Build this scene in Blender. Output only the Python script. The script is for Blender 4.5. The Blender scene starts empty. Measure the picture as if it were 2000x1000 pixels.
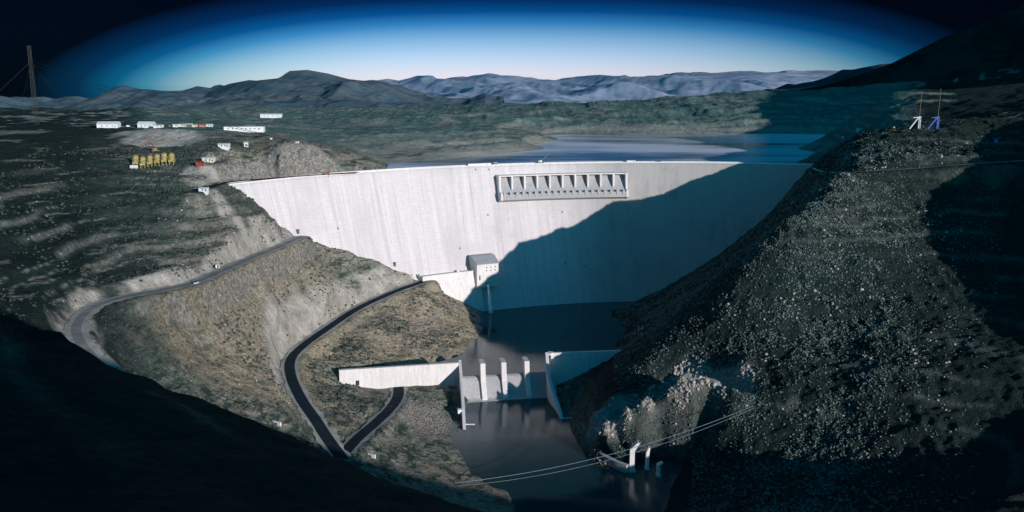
import bpy, math, random
import numpy as np
from mathutils import Vector

random.seed(7)
rng = np.random.default_rng(7)
R = math.radians
scene = bpy.context.scene
COL = scene.collection

# ------------------------------------------------------------------ camera
CAM_Z = 265.0
F = 1732.0                     # focal length in photo pixels (60 degree view over 2000 px)
PITCH = math.atan(335.0 / F)
CP, SP = math.cos(PITCH), math.sin(PITCH)
cam = bpy.data.cameras.new('camera')
cam.sensor_width = 36.0
cam.lens = 18.0 / math.tan(R(30))
cam.clip_start, cam.clip_end = 1.0, 60000.0
cam_o = bpy.data.objects.new('camera', cam)
COL.objects.link(cam_o)
cam_o.location = (0, 0, CAM_Z)
cam_o.rotation_euler = (R(90) - PITCH, 0, 0)
scene.camera = cam_o

def ray(px, py):
    return np.array([px - 1000.0, F * CP + (500 - py) * SP, -F * SP + (500 - py) * CP])
def T(px, py, z=None, Y=None):
    d = ray(px, py)
    t = (z - CAM_Z) / d[2] if z is not None else Y / d[1]
    return np.array([0, 0, CAM_Z]) + d * t

SUN_AZ, SUN_EL = R(-50), R(11)
SUN = np.array([math.cos(SUN_AZ) * math.cos(SUN_EL), math.sin(SUN_AZ) * math.cos(SUN_EL), math.sin(SUN_EL)])
QV = np.array([-math.sin(SUN_AZ), math.cos(SUN_AZ)])   # horizontal, across the sun
SV = np.array([math.cos(SUN_AZ), math.sin(SUN_AZ)])    # horizontal, towards the sun
def US(u, s, z):
    p = u * QV + s * SV
    return (p[0], p[1], z)

# ------------------------------------------------------------------ noise
def vnoise(x, y, seed=0):
    xi = np.floor(x).astype(np.int64); yi = np.floor(y).astype(np.int64)
    fx = x - xi; fy = y - yi
    fx = fx * fx * fx * (fx * (fx * 6 - 15) + 10); fy = fy * fy * fy * (fy * (fy * 6 - 15) + 10)
    def h(a, b):
        n = (a * 374761393 + b * 668265263 + seed * 1442695041) & 0xffffffff
        n = ((n ^ (n >> 13)) * 1274126177) & 0xffffffff
        n = ((n ^ (n >> 16)) * 2246822519) & 0xffffffff
        return ((n ^ (n >> 15)) & 0xffff) / 65535.0
    a, b, c, d = h(xi, yi), h(xi + 1, yi), h(xi, yi + 1), h(xi + 1, yi + 1)
    return (a + (b - a) * fx) * (1 - fy) + (c + (d - c) * fx) * fy - 0.5
def fbm(x, y, scale, octs=4, seed=0, gain=0.5):
    s = np.zeros_like(x); a = 1.0; f = 1.0 / scale
    for k in range(octs):
        s += a * vnoise(x * f + 17.3 * k, y * f - 9.1 * k, seed + k); a *= gain; f *= 2.03
    return s
def ridged(x, y, scale, octs=4, seed=0):
    s = np.zeros_like(x); a = 1.0; f = 1.0 / scale
    for k in range(octs):
        s += a * (0.5 - 2 * np.abs(vnoise(x * f + 5.3 * k, y * f + 3.7 * k, seed + k))); a *= 0.5; f *= 2.1
    return s
def sstep(a, b, x):
    t = np.clip((x - a) / (b - a), 0, 1); return t * t * (3 - 2 * t)

# ------------------------------------------------------------------ objects
def tag(o, label=None, cat=None, group=None, kind=None):
    if label: o['label'] = label
    if cat: o['category'] = cat
    if group: o['group'] = group
    if kind: o['kind'] = kind
    return o
def empty(name, loc, rz=0.0, label=None, cat=None, group=None):
    o = bpy.data.objects.new(name, None)
    o.empty_display_size = 0.5
    COL.objects.link(o); o.location = loc; o.rotation_euler = (0, 0, rz)
    return tag(o, label, cat, group)
class MB:
    def __init__(self): self.v = []; self.f = []
    def add(self, vs, fs):
        n = len(self.v); self.v += [tuple(map(float, p)) for p in vs]; self.f += [tuple(i + n for i in q) for q in fs]; return self
    def hexa(self, p):      # 8 points: bottom ring then top ring
        return self.add(p, [(3, 2, 1, 0), (4, 5, 6, 7), (0, 1, 5, 4), (1, 2, 6, 5), (2, 3, 7, 6), (3, 0, 4, 7)])
    def box(self, c, s, rz=0.0, taper=1.0):   # c = centre of the base
        x, y, z = s[0] / 2, s[1] / 2, s[2]; k = taper
        ca, sa = math.cos(rz), math.sin(rz)
        q = [(-x, -y, 0), (x, -y, 0), (x, y, 0), (-x, y, 0), (-x * k, -y * k, z), (x * k, -y * k, z), (x * k, y * k, z), (-x * k, y * k, z)]
        return self.hexa([(c[0] + a * ca - b * sa, c[1] + a * sa + b * ca, c[2] + h) for a, b, h in q])
    def tube(self, a, b, r, n=6, r2=None):
        a = Vector(a); b = Vector(b); d = (b - a).normalized()
        u = d.orthogonal().normalized(); w = d.cross(u); r2 = r if r2 is None else r2
        vs = [a + (u * math.cos(t) + w * math.sin(t)) * r for t in [2 * math.pi * k / n for k in range(n)]]
        vs += [b + (u * math.cos(t) + w * math.sin(t)) * r2 for t in [2 * math.pi * k / n for k in range(n)]]
        fs = [(k, (k + 1) % n, n + (k + 1) % n, n + k) for k in range(n)] + [tuple(range(n))[::-1], tuple(range(n, 2 * n))]
        return self.add(vs, fs)
    def path(self, pts, r, n=5):
        for a, b in zip(pts[:-1], pts[1:]): self.tube(a, b, r, n)
        return self
    def prism(self, poly, fn, a0, a1):        # poly in (d, z); fn(a, d, z) -> point; closed solid between a0 and a1
        n = len(poly)
        vs = [fn(a0, d, z) for d, z in poly] + [fn(a1, d, z) for d, z in poly]
        return self.add(vs, [(k, (k + 1) % n, n + (k + 1) % n, n + k) for k in range(n)] + [tuple(range(n))[::-1], tuple(range(n, 2 * n))])
    def build(self, name, mat, parent=None, smooth=False, world=True, bevel=0.0):
        me = bpy.data.meshes.new(name)
        v = self.v
        if parent is not None and world:
            L = parent.location; P2 = parent.parent
            while P2 is not None: L = L + P2.location; P2 = P2.parent
            v = [(a - L[0], b - L[1], c - L[2]) for a, b, c in v]
        me.from_pydata(v, [], self.f); me.validate(); me.update()
        import bmesh
        bm = bmesh.new(); bm.from_mesh(me); bmesh.ops.recalc_face_normals(bm, faces=bm.faces)
        bm.to_mesh(me); bm.free()
        if smooth: me.polygons.foreach_set('use_smooth', [True] * len(me.polygons))
        me.materials.append(mat)
        o = bpy.data.objects.new(name, me); COL.objects.link(o); o.parent = parent
        if bevel:
            m = o.modifiers.new('bevel', 'BEVEL'); m.width = bevel; m.segments = 1; m.limit_method = 'ANGLE'
        return o
def copy_thing(o, loc, rz=None):
    r = o.copy(); COL.objects.link(r); r.location = loc
    if rz is not None: r.rotation_euler = (0, 0, rz)
    for ch in o.children:
        c = ch.copy(); COL.objects.link(c); c.parent = r
        for g in ch.children:
            d = g.copy(); COL.objects.link(d); d.parent = c
    return r

# ------------------------------------------------------------------ materials
def new_mat(name):
    m = bpy.data.materials.new(name); m.use_nodes = True
    nt = m.node_tree; return m, nt, nt.nodes['Principled BSDF']
def N(nt, typ, **kw):
    n = nt.nodes.new(typ)
    for k, v in kw.items():
        if k.startswith('i_'):
            key = k[2:]; key = int(key) if key.isdigit() else key.replace('_', ' ')
            n.inputs[key].default_value = v
        else: setattr(n, k, v)
    return n
def mixc(nt, fac, a, b, mode='MIX'):
    m = nt.nodes.new('ShaderNodeMix'); m.data_type = 'RGBA'; m.blend_type = mode
    for s, v in ((m.inputs[0], fac), (m.inputs[6], a), (m.inputs[7], b)):
        if isinstance(v, bpy.types.NodeSocket): nt.links.new(v, s)
        elif isinstance(v, (int, float)): s.default_value = v
        else: s.default_value = (*v, 1.0)
    return m.outputs[2]
def ramp(nt, val, lo, hi):
    m = N(nt, 'ShaderNodeMapRange', interpolation_type='SMOOTHSTEP'); m.inputs[1].default_value = lo; m.inputs[2].default_value = hi
    nt.links.new(val, m.inputs[0]); return m.outputs[0]
def noise(nt, vec, scale, detail=4, rough=0.6):
    n = N(nt, 'ShaderNodeTexNoise'); n.inputs['Scale'].default_value = scale; n.inputs['Detail'].default_value = detail; n.inputs['Roughness'].default_value = rough
    nt.links.new(vec, n.inputs['Vector']); return n.outputs['Fac']
def mathn(nt, op, a, b=0.0):
    m = N(nt, 'ShaderNodeMath', operation=op)
    for s, v in ((m.inputs[0], a), (m.inputs[1], b)):
        if isinstance(v, bpy.types.NodeSocket): nt.links.new(v, s)
        else: s.default_value = v
    return m.outputs[0]
def geo_pos(nt): return N(nt, 'ShaderNodeNewGeometry').outputs['Position']
def mapped(nt, vec, sc):
    m = N(nt, 'ShaderNodeMapping'); m.inputs['Scale'].default_value = sc; nt.links.new(vec, m.inputs['Vector']); return m.outputs[0]
def paint(name, col, rough=0.6, var=0.25, scale=0.6, metal=0.0):
    m, nt, b = new_mat(name); p = geo_pos(nt)
    n = noise(nt, p, scale, 5)
    c = mixc(nt, ramp(nt, n, 0.3, 0.7), [x * (1 - var) for x in col], [min(1, x * (1 + var * .5)) for x in col])
    nt.links.new(c, b.inputs['Base Color']); b.inputs['Roughness'].default_value = rough; b.inputs['Metallic'].default_value = metal
    return m

def concrete(name, lit, dark, joints=False, rough=0.85):
    m, nt, b = new_mat(name); p = geo_pos(nt)
    if joints:
        uv = N(nt, 'ShaderNodeUVMap').outputs[0]         # u = metres along the arc, v = height
    else: uv = p
    big = noise(nt, p, 0.02, 4)
    streak = noise(nt, mapped(nt, uv, (0.16, 0.006, 1) if joints else (0.5, 0.5, 0.04)), 1.0, 6, 0.65)
    fine = noise(nt, mapped(nt, uv, (0.5, 0.5, 0.5)), 1.0, 5, 0.7)
    c = mixc(nt, ramp(nt, streak, 0.35, 0.75), lit, dark)
    c = mixc(nt, ramp(nt, big, 0.45, 0.75), c, [x * .8 for x in lit])
    c = mixc(nt, mathn(nt, 'MULTIPLY', ramp(nt, fine, 0.48, 0.72), 0.8), c, [x * .92 for x in dark])
    if joints:
        sx = N(nt, 'ShaderNodeSeparateXYZ'); nt.links.new(uv, sx.inputs[0])
        jit = mathn(nt, 'MULTIPLY', noise(nt, mapped(nt, uv, (0.3, 0.3, 1)), 1.0, 2), 0.012)
        v = mathn(nt, 'ABSOLUTE', mathn(nt, 'SUBTRACT', mathn(nt, 'FRACT', mathn(nt, 'ADD', mathn(nt, 'DIVIDE', sx.outputs[0], 20.5), jit)), 0.5))
        vj = ramp(nt, v, 0.482, 0.498)
        h = mathn(nt, 'ABSOLUTE', mathn(nt, 'SUBTRACT', mathn(nt, 'FRACT', mathn(nt, 'DIVIDE', sx.outputs[1], 2.5)), 0.5))
        hj = ramp(nt, h, 0.36, 0.5)
        brk = ramp(nt, noise(nt, mapped(nt, uv, (0.05, 0.12, 1)), 1.0, 3), 0.4, 0.62)
        c = mixc(nt, mathn(nt, 'MULTIPLY', vj, mathn(nt, 'MULTIPLY', brk, 0.75)), c, [x * .45 for x in dark])
        c = mixc(nt, mathn(nt, 'MULTIPLY', hj, mathn(nt, 'MULTIPLY', ramp(nt, noise(nt, mapped(nt, uv, (0.08, 0.3, 1)), 1.0, 3), 0.30, 0.6), 0.85)), c, [x * .85 for x in dark])
        # dark drip streaks running down from some joints, and a grey damp zone low in the middle
        s2 = noise(nt, mapped(nt, uv, (0.07, 0.0022, 1)), 1.0, 5, 0.7)
        c = mixc(nt, mathn(nt, 'MULTIPLY', ramp(nt, s2, 0.54, 0.72), 0.42), c, [x * .55 for x in dark])
        # greyer and more mottled towards the right hand end
        right_grey = ramp(nt, sx.outputs[0], 20.0, 130.0)
        c = mixc(nt, mathn(nt, 'MULTIPLY', right_grey, 0.72), c, (0.25, 0.24, 0.225))
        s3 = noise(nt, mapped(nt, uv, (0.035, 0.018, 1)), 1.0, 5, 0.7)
        c = mixc(nt, mathn(nt, 'MULTIPLY', mathn(nt, 'MULTIPLY', ramp(nt, s3, 0.5, 0.7), 0.6), right_grey), c, (0.2, 0.2, 0.2))
    nt.links.new(c, b.inputs['Base Color']); b.inputs['Roughness'].default_value = rough
    bp = N(nt, 'ShaderNodeBump'); bp.inputs['Strength'].default_value = 0.35; bp.inputs['Distance'].default_value = 0.3
    nt.links.new(fine, bp.inputs['Height']); nt.links.new(bp.outputs[0], b.inputs['Normal'])
    return m

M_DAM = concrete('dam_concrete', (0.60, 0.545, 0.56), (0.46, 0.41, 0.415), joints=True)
M_CONC = concrete('weir_concrete', (0.68, 0.63, 0.63), (0.52, 0.48, 0.475))
M_CONC2 = concrete('grey_concrete', (0.40, 0.39, 0.38), (0.30, 0.29, 0.28))
M_CONC3 = concrete('apron_concrete', (0.38, 0.37, 0.38), (0.27, 0.26, 0.265))
M_ROOF = paint('grey_sheet_roof', (0.30, 0.31, 0.34), 0.5)
M_WHITE = paint('white_paint', (0.66, 0.66, 0.67), 0.5, 0.1)
M_CREAM = paint('cream_render', (0.62, 0.55, 0.47), 0.7, 0.2)
M_DARK = paint('dark_opening', (0.02, 0.025, 0.03), 0.5)
M_STEEL = paint('grey_steel', (0.16, 0.17, 0.18), 0.45)
M_YELLOW = paint('yellow_paint', (0.34, 0.27, 0.085), 0.6, 0.6, 1.0)
M_RED = paint('red_paint', (0.26, 0.05, 0.04), 0.5)
M_ORANGE = paint('orange_brick', (0.55, 0.2, 0.13), 0.8)
M_BLUE = paint('blue_paint', (0.06, 0.16, 0.55), 0.5)
M_CABLE = paint('steel_cable', (0.20, 0.26, 0.31), 0.5, 0.2)
M_DCABLE = paint('dark_cable', (0.012, 0.012, 0.014), 0.5, 0.2)
M_GLASS = paint('dark_glass', (0.02, 0.03, 0.04), 0.15)
M_TYRE = paint('rubber', (0.02, 0.02, 0.02), 0.9)
M_BROWN = paint('brown_steel', (0.22, 0.13, 0.09), 0.6)

def ground_mat():
    m, nt, b = new_mat('ground')
    p = geo_pos(nt)
    at = N(nt, 'ShaderNodeAttribute', attribute_name='zones'); sp = N(nt, 'ShaderNodeSeparateColor'); nt.links.new(at.outputs['Color'], sp.inputs[0])
    rock, dry, scrub = sp.outputs[0], sp.outputs[1], sp.outputs[2]
    n1 = noise(nt, p, 0.012, 6, 0.65); n2 = noise(nt, p, 0.07, 6, 0.7); n3 = noise(nt, p, 0.35, 5, 0.75)
    strat = noise(nt, mapped(nt, p, (0.012, 0.012, 0.32)), 1.0, 5, 0.7)
    g = mixc(nt, ramp(nt, n2, 0.36, 0.66), (0.075, 0.105, 0.085), (0.25, 0.24, 0.195))
    g = mixc(nt, ramp(nt, n1, 0.40, 0.66), g, (0.26, 0.22, 0.175))
    g = mixc(nt, mathn(nt, 'MULTIPLY', ramp(nt, n3, 0.51, 0.62), 0.85), g, (0.025, 0.048, 0.040))
    g = mixc(nt, mathn(nt, 'MULTIPLY', ramp(nt, strat, 0.57, 0.68), 0.55), g, (0.17, 0.155, 0.135))
    n4 = noise(nt, p, 0.17, 6, 0.72); n5 = noise(nt, mapped(nt, p, (0.06, 0.06, 0.35)), 1.0, 5, 0.75)
    g = mixc(nt, mathn(nt, 'MULTIPLY', ramp(nt, n4, 0.53, 0.61), 0.85), g, (0.34, 0.31, 0.265))
    g = mixc(nt, mathn(nt, 'MULTIPLY', ramp(nt, n5, 0.50, 0.58), 0.88), g, (0.022, 0.048, 0.040))
    d = mixc(nt, ramp(nt, n3, 0.35, 0.65), (0.18, 0.145, 0.105), (0.45, 0.365, 0.27))
    g = mixc(nt, mathn(nt, 'MULTIPLY', dry, ramp(nt, n2, 0.3, 0.52)), g, d)
    r = mixc(nt, ramp(nt, n3, 0.35, 0.68), (0.13, 0.118, 0.108), (0.34, 0.31, 0.28))
    vert = noise(nt, mapped(nt, p, (0.22, 0.22, 0.13)), 1.0, 5, 0.75)
    r = mixc(nt, ramp(nt, vert, 0.5, 0.68), r, (0.07, 0.068, 0.068))
    g = mixc(nt, mathn(nt, 'MINIMUM', 1.0, mathn(nt, 'MULTIPLY', rock, mathn(nt, 'ADD', 0.35, mathn(nt, 'MULTIPLY', n2, 1.4)))), g, r)
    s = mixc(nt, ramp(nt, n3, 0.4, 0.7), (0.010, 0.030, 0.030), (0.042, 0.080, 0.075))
    s = mixc(nt, mathn(nt, 'MULTIPLY', mathn(nt, 'POWER', scrub, 3.0), 0.8), s, (0.004, 0.011, 0.011))  # near-black mix paints in the foreground and edge shade
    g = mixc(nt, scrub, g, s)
    sy = N(nt, 'ShaderNodeSeparateXYZ'); nt.links.new(p, sy.inputs[0])
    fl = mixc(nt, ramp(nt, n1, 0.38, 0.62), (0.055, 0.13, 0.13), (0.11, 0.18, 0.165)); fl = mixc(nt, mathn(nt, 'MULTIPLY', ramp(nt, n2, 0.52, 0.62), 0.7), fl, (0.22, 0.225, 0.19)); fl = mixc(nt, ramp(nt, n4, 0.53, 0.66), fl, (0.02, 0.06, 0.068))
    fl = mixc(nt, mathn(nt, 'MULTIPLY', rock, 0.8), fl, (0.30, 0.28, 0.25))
    fl = mixc(nt, ramp(nt, scrub, 0.55, 0.92), fl, (0.010, 0.024, 0.024))  # paints the shade of the back plateau into its colour
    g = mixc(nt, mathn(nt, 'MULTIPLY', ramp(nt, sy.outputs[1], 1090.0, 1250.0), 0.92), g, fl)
    pl = mixc(nt, ramp(nt, n2, 0.3, 0.7), (0.27, 0.24, 0.21), (0.50, 0.46, 0.425)); pl = mixc(nt, mathn(nt, 'MULTIPLY', ramp(nt, n3, 0.5, 0.7), 0.6), pl, (0.16, 0.14, 0.125))
    g = mixc(nt, at.outputs['Alpha'], g, pl)
    nt.links.new(g, b.inputs['Base Color']); b.inputs['Roughness'].default_value = 0.95; b.inputs['Specular IOR Level'].default_value = 0.1
    hsum = mathn(nt, 'ADD', mathn(nt, 'MULTIPLY', n3, 1.0), mathn(nt, 'MULTIPLY', n2, 2.5))
    bp = N(nt, 'ShaderNodeBump'); bp.inputs['Strength'].default_value = 0.9; bp.inputs['Distance'].default_value = 2.2
    nt.links.new(hsum, bp.inputs['Height']); nt.links.new(bp.outputs[0], b.inputs['Normal'])
    return m
M_GROUND = ground_mat()

def mountain_mat(name, a, bcol, sc):
    m, nt, b = new_mat(name); p = geo_pos(nt)
    n1 = noise(nt, p, sc, 6, 0.7); n2 = noise(nt, mapped(nt, p, (1, 1, 6)), sc * 2.2, 6, 0.7)
    c = mixc(nt, ramp(nt, n1, 0.38, 0.64), a, bcol)
    c = mixc(nt, mathn(nt, 'MULTIPLY', ramp(nt, n2, 0.5, 0.66), 0.5), c, [x * .55 for x in a])
    nt.links.new(c, b.inputs['Base Color']); b.inputs['Roughness'].default_value = 1.0; b.inputs['Specular IOR Level'].default_value = 0.0
    bp = N(nt, 'ShaderNodeBump'); bp.inputs['Strength'].default_value = 0.5; bp.inputs['Distance'].default_value = 12.0
    nt.links.new(n2, bp.inputs['Height']); nt.links.new(bp.outputs[0], b.inputs['Normal'])
    return m

def road_mat(name, a, c2, rough=0.85):
    m, nt, b = new_mat(name); p = geo_pos(nt)
    n1 = noise(nt, p, 0.1, 5); n2 = noise(nt, p, 0.9, 4)
    c = mixc(nt, ramp(nt, n1, 0.35, 0.7), a, c2); c = mixc(nt, mathn(nt, 'MULTIPLY', ramp(nt, n2, 0.5, 0.75), 0.4), c, [x * .6 for x in a])
    nt.links.new(c, b.inputs['Base Color']); b.inputs['Roughness'].default_value = rough; b.inputs['Specular IOR Level'].default_value = 0.08
    return m
M_ASPH = road_mat('asphalt', (0.009, 0.018, 0.027), (0.018, 0.030, 0.041))
M_ASPH_OLD = road_mat('worn_asphalt', (0.19, 0.188, 0.185), (0.27, 0.265, 0.255))
M_GRAVEL = road_mat('gravel_verge', (0.30, 0.28, 0.26), (0.44, 0.41, 0.385), 0.95)

def water_mat(name, col, ruffled, rough, sc, strength, tint, ior=1.33):
    m, nt, b = new_mat(name); p = geo_pos(nt)
    b.inputs['IOR'].default_value = ior; b.inputs['Specular Tint'].default_value = (*tint, 1)
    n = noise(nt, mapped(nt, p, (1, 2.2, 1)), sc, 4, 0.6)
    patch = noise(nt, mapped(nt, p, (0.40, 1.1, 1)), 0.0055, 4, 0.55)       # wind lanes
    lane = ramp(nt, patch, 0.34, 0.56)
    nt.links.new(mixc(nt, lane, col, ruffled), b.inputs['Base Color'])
    r = N(nt, 'ShaderNodeMapRange'); nt.links.new(lane, r.inputs[0]); r.inputs[3].default_value = rough; r.inputs[4].default_value = rough * 2.2
    nt.links.new(r.outputs[0], b.inputs['Roughness'])
    bp = N(nt, 'ShaderNodeBump'); bp.inputs['Distance'].default_value = 0.25
    st = N(nt, 'ShaderNodeMapRange'); nt.links.new(lane, st.inputs[0]); st.inputs[3].default_value = strength * .25; st.inputs[4].default_value = strength
    nt.links.new(st.outputs[0], bp.inputs['Strength'])
    nt.links.new(n, bp.inputs['Height']); nt.links.new(bp.outputs[0], b.inputs['Normal'])
    return m
M_LAKE = water_mat('lake_water', (0.10, 0.17, 0.23), (0.93, 0.90, 1.0), 0.08, 0.25, 0.3, (1, 1, 1), 1.09)  # pale lane colour stands in for sky glare on the water
M_POOL = water_mat('pool_water', (0.004, 0.028, 0.036), (0.012, 0.045, 0.055), 0.05, 0.5, 0.22, (0.30, 0.80, 1.0))

# ------------------------------------------------------------------ dam geometry
CREST = 167.0
TOE = 0.0
crest_px = [(455, 360), (540, 351), (640, 342), (760, 334), (900, 325), (1050, 320), (1250, 318), (1400, 319), (1590, 322)]
cp3 = np.array([T(x, y, z=CREST) for x, y in crest_px])
A_ = np.c_[2 * cp3[:, 0], 2 * cp3[:, 1], np.ones(len(cp3))]
sol = np.linalg.lstsq(A_, (cp3[:, :2] ** 2).sum(1), rcond=None)[0]
DC = sol[:2]; DR = math.sqrt(sol[2] + DC @ DC)
chord = cp3[-1, :2] - cp3[0, :2]; chord /= np.linalg.norm(chord)
DN = np.array([chord[1], -chord[0]])          # downstream
MID_ANG = math.atan2(-DN[1], -DN[0])
def dam_shift(z):
    t = (CREST - z) / CREST
    return 56 * max(t, 0) ** 1.25 + 5 * t
def dam_R(z): return DR * (1 - 0.10 * (CREST - z) / CREST)
def dam_center(z):
    r = dam_R(z)
    return DC - DN * DR + DN * dam_shift(z) + DN * r
def dam_pt(a, z, d=0.0):
    """a = metres along the crest arc from its middle (positive to the right), d = metres downstream of the face"""
    th = MID_ANG - a / DR
    r = dam_R(z) - d; c = dam_center(z)
    return (c[0] + r * math.cos(th), c[1] + r * math.sin(th), z)
def dam_hit(px, py, off=0.0):
    d = ray(px, py); lo, hi = 500 / d[1], 1500 / d[1]
    def g(t):
        p = np.array([0, 0, CAM_Z]) + d * t; z = p[2]
        return np.linalg.norm(p[:2] - dam_center(z)) - (dam_R(z) - off)
    ts = np.linspace(lo, hi, 400); v = [g(t) for t in ts]
    for k in range(1, 400):
        if v[k - 1] < 0 <= v[k]:
            a, b = ts[k - 1], ts[k]
            for _ in range(40):
                m = (a + b) / 2
                if g(m) < 0: a = m
                else: b = m
            return np.array([0, 0, CAM_Z]) + d * a
    return None
def dam_a(p):
    c = dam_center(p[2]); th = math.atan2(p[1] - c[1], p[0] - c[0])
    return (MID_ANG - th) * DR
A_L = dam_a(cp3[0]) - 6
A_R = dam_a(cp3[-1]) + 30

LAKE_Z, POOL_Z, RIVER_Z = 163.0, 0.0, -16.0

# ------------------------------------------------------------------ terrain control points
ctrl = []
def C(px, py, z=None, Y=None): ctrl.append(T(px, py, z=z, Y=Y))
def L(pts, step=25.0):
    """pts of world positions; densified"""
    for a, b in zip(pts[:-1], pts[1:]):
        a = np.array(a, float); b = np.array(b, float); n = max(1, int(np.linalg.norm(b - a) / step))
        for k in range(n): ctrl.append(a + (b - a) * k / n)
    ctrl.append(np.array(pts[-1], float))
def Lz(pts, step=25.0): L([T(x, y, z=z) for x, y, z in pts], step)
def LY(pts, step=25.0): L([T(x, y, Y=Y) for x, y, Y in pts], step)

# left abutment on the dam face
abut_l = [(470, 372), (500, 395), (545, 440), (592, 466), (640, 482), (700, 500), (760, 522), (835, 547), (880, 577), (908, 592), (935, 606)]
L([dam_hit(x, y) for x, y in abut_l])
for x, y in abut_l:     # and continuing under the wall and upstream of it
    p = dam_hit(x, y); ctrl.append(np.array([p[0] - DN[0] * 45, p[1] - DN[1] * 45, min(p[2] + 2, 160)]))
abut_r = [(1585, 328), (1560, 352), (1500, 422), (1400, 502), (1300, 562), (1200, 607)]
L([dam_hit(x, y) for x, y in abut_r])
for x, y in abut_r[1:]:
    p = dam_hit(x, y); ctrl.append(np.array([p[0] - DN[0] * 45, p[1] - DN[1] * 45, p[2]]))
# pool floor and river bed
for x, y in [(1000, 610), (1100, 606), (1170, 610), (990, 650), (1080, 650), (960, 690), (1020, 690)]:
    C(x, y, z=-9)
for a in (-40, 40, 120): ctrl.append(np.array([*dam_pt(a, 0)[:2], -8])); ctrl.append(np.array([dam_pt(a, 0, -70)[0], dam_pt(a, 0, -70)[1], -5]))
Lz([(935, 615, 0), (942, 640, 0), (930, 668, 0), (905, 688, 0), (880, 695, 1)], 15)
Lz([(1200, 610, 0), (1225, 640, 0), (1215, 665, 0), (1195, 690, 0)], 15)
# river below the weir
for x, y in [(930, 800), (1000, 800), (1070, 800), (920, 850), (1000, 850), (1090, 850), (960, 900), (1050, 900), (1140, 900), (1000, 950), (1100, 960), (1200, 940), (1060, 995), (1180, 1000), (1250, 930), (1290, 905), (1270, 880), (1310, 885)]:
    C(x, y, z=-22)
Lz([(876, 838, -16), (886, 865, -16), (908, 895, -16), (916, 922, -16), (945, 938, -16), (990, 958, -16), (1010, 1000, -16)], 12)
Lz([(1108, 815, -16), (1118, 845, -16), (1132, 868, -16), (1150, 893, -16), (1185, 915, -16), (1222, 928, -16)], 12)
Lz([(1330, 905, -16), (1310, 950, -16), (1300, 1000, -16)], 20)
for x, y in [(1000, 1080), (1150, 1100)]: C(x, y, z=-18)

# roads (px, py, z)
up_road = [T(x, y, z=z) for x, y, z in [(500, 500, 108), (420, 535, 110), (370, 555, 111), (280, 573, 113), (215, 587, 114), (172, 607, 113.5), (150, 635, 112.5), (155, 665, 111), (180, 697, 108), (215, 732, 104), (250, 762, 101), (300, 815, 96)]]
dh = dam_hit(590, 462, 8); up_road = [dh, dam_hit(575, 468, 20), T(545, 482, z=107.5)] + up_road
d0 = dam_hit(836, 546, 6)
lo_road = [d0] + [T(x, y, z=z) for x, y, z in [(812, 555, d0[2] - 1), (770, 570, 41), (700, 602, 36), (640, 641, 31.5), (590, 677, 28), (567, 705, 26), (570, 740, 24), (590, 782, 21), (615, 818, 18), (640, 857, 14), (668, 895, 10)]]
br_road = [T(x, y, z=z) for x, y, z in [(778, 752, -3), (778, 772, -2), (765, 795, 0), (735, 825, 3), (700, 855, 6.5), (672, 885, 9.5)]]
cr_road = [T(x, y, z=z) for x, y, z in [(378, 374, 168), (398, 369, 168), (445, 356, 168), (520, 349.5, 168), (600, 343, 168), (650, 339.5, 168), (700, 336.5, 168)]]
rt_road = [T(1588, 329, z=168), T(1605, 335, z=169), T(1650, 336, z=175), T(1700, 334, z=178), T(1800, 328, z=181), T(1900, 320, z=186), T(2060, 310, z=190)]
def catmull(P, n=14):
    P = [np.array(p, float) for p in P]; P = [2 * P[0] - P[1]] + P + [2 * P[-1] - P[-2]]; out = []
    for i in range(1, len(P) - 2):
        for k in range(n):
            t = k / n; a, b, c, d = P[i - 1], P[i], P[i + 1], P[i + 2]
            out.append(0.5 * (2 * b + (c - a) * t + (2 * a - 5 * b + 4 * c - d) * t * t + (3 * b - a - 3 * c + d) * t ** 3))
    out.append(P[-2]); return np.array(out)
ROADS = {k: catmull(v) for k, v in dict(up=up_road, lo=lo_road, br=br_road, cr=cr_road, rt=rt_road).items()}
for r in ROADS.values():
    for p in r[::6]: ctrl.append(p)

# left hillside
for x, y, Y in [(450, 640, 690), (500, 720, 668), (400, 700, 650), (300, 660, 610), (300, 750, 560), (400, 780, 570), (500, 800, 600), (550, 600, 800), (650, 560, 880), (600, 520, 880), (520, 560, 780), (720, 540, 945), (480, 590, 742), (560, 850, 590), (530, 770, 640),
                (250, 640, 590), (230, 700, 545), (370, 620, 660)]: C(x, y, Y=Y)
for x, y, z in [(700, 680, 20), (740, 640, 25), (850, 640, 12), (800, 600, 30), (620, 720, 20), (640, 790, 12), (880, 660, 7), (640, 752, 8), (690, 748, 2), (670, 746, 4), (740, 756, -3), (700, 706, 15), (760, 690, 8), (820, 575, 38), (860, 610, 20), (700, 780, 4), (690, 815, 6), (645, 715, 16)]: C(x, y, z=z)
# below and behind the left wing wall
for x, y, z in [(830, 775, -5), (870, 775, -6), (800, 790, -4), (820, 830, -10), (860, 830, -14), (790, 870, -6), (850, 890, -11), (760, 880, 0), (890, 760, -6), (720, 900, 3), (850, 935, -8), (900, 945, -13)]: C(x, y, z=z)
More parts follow.
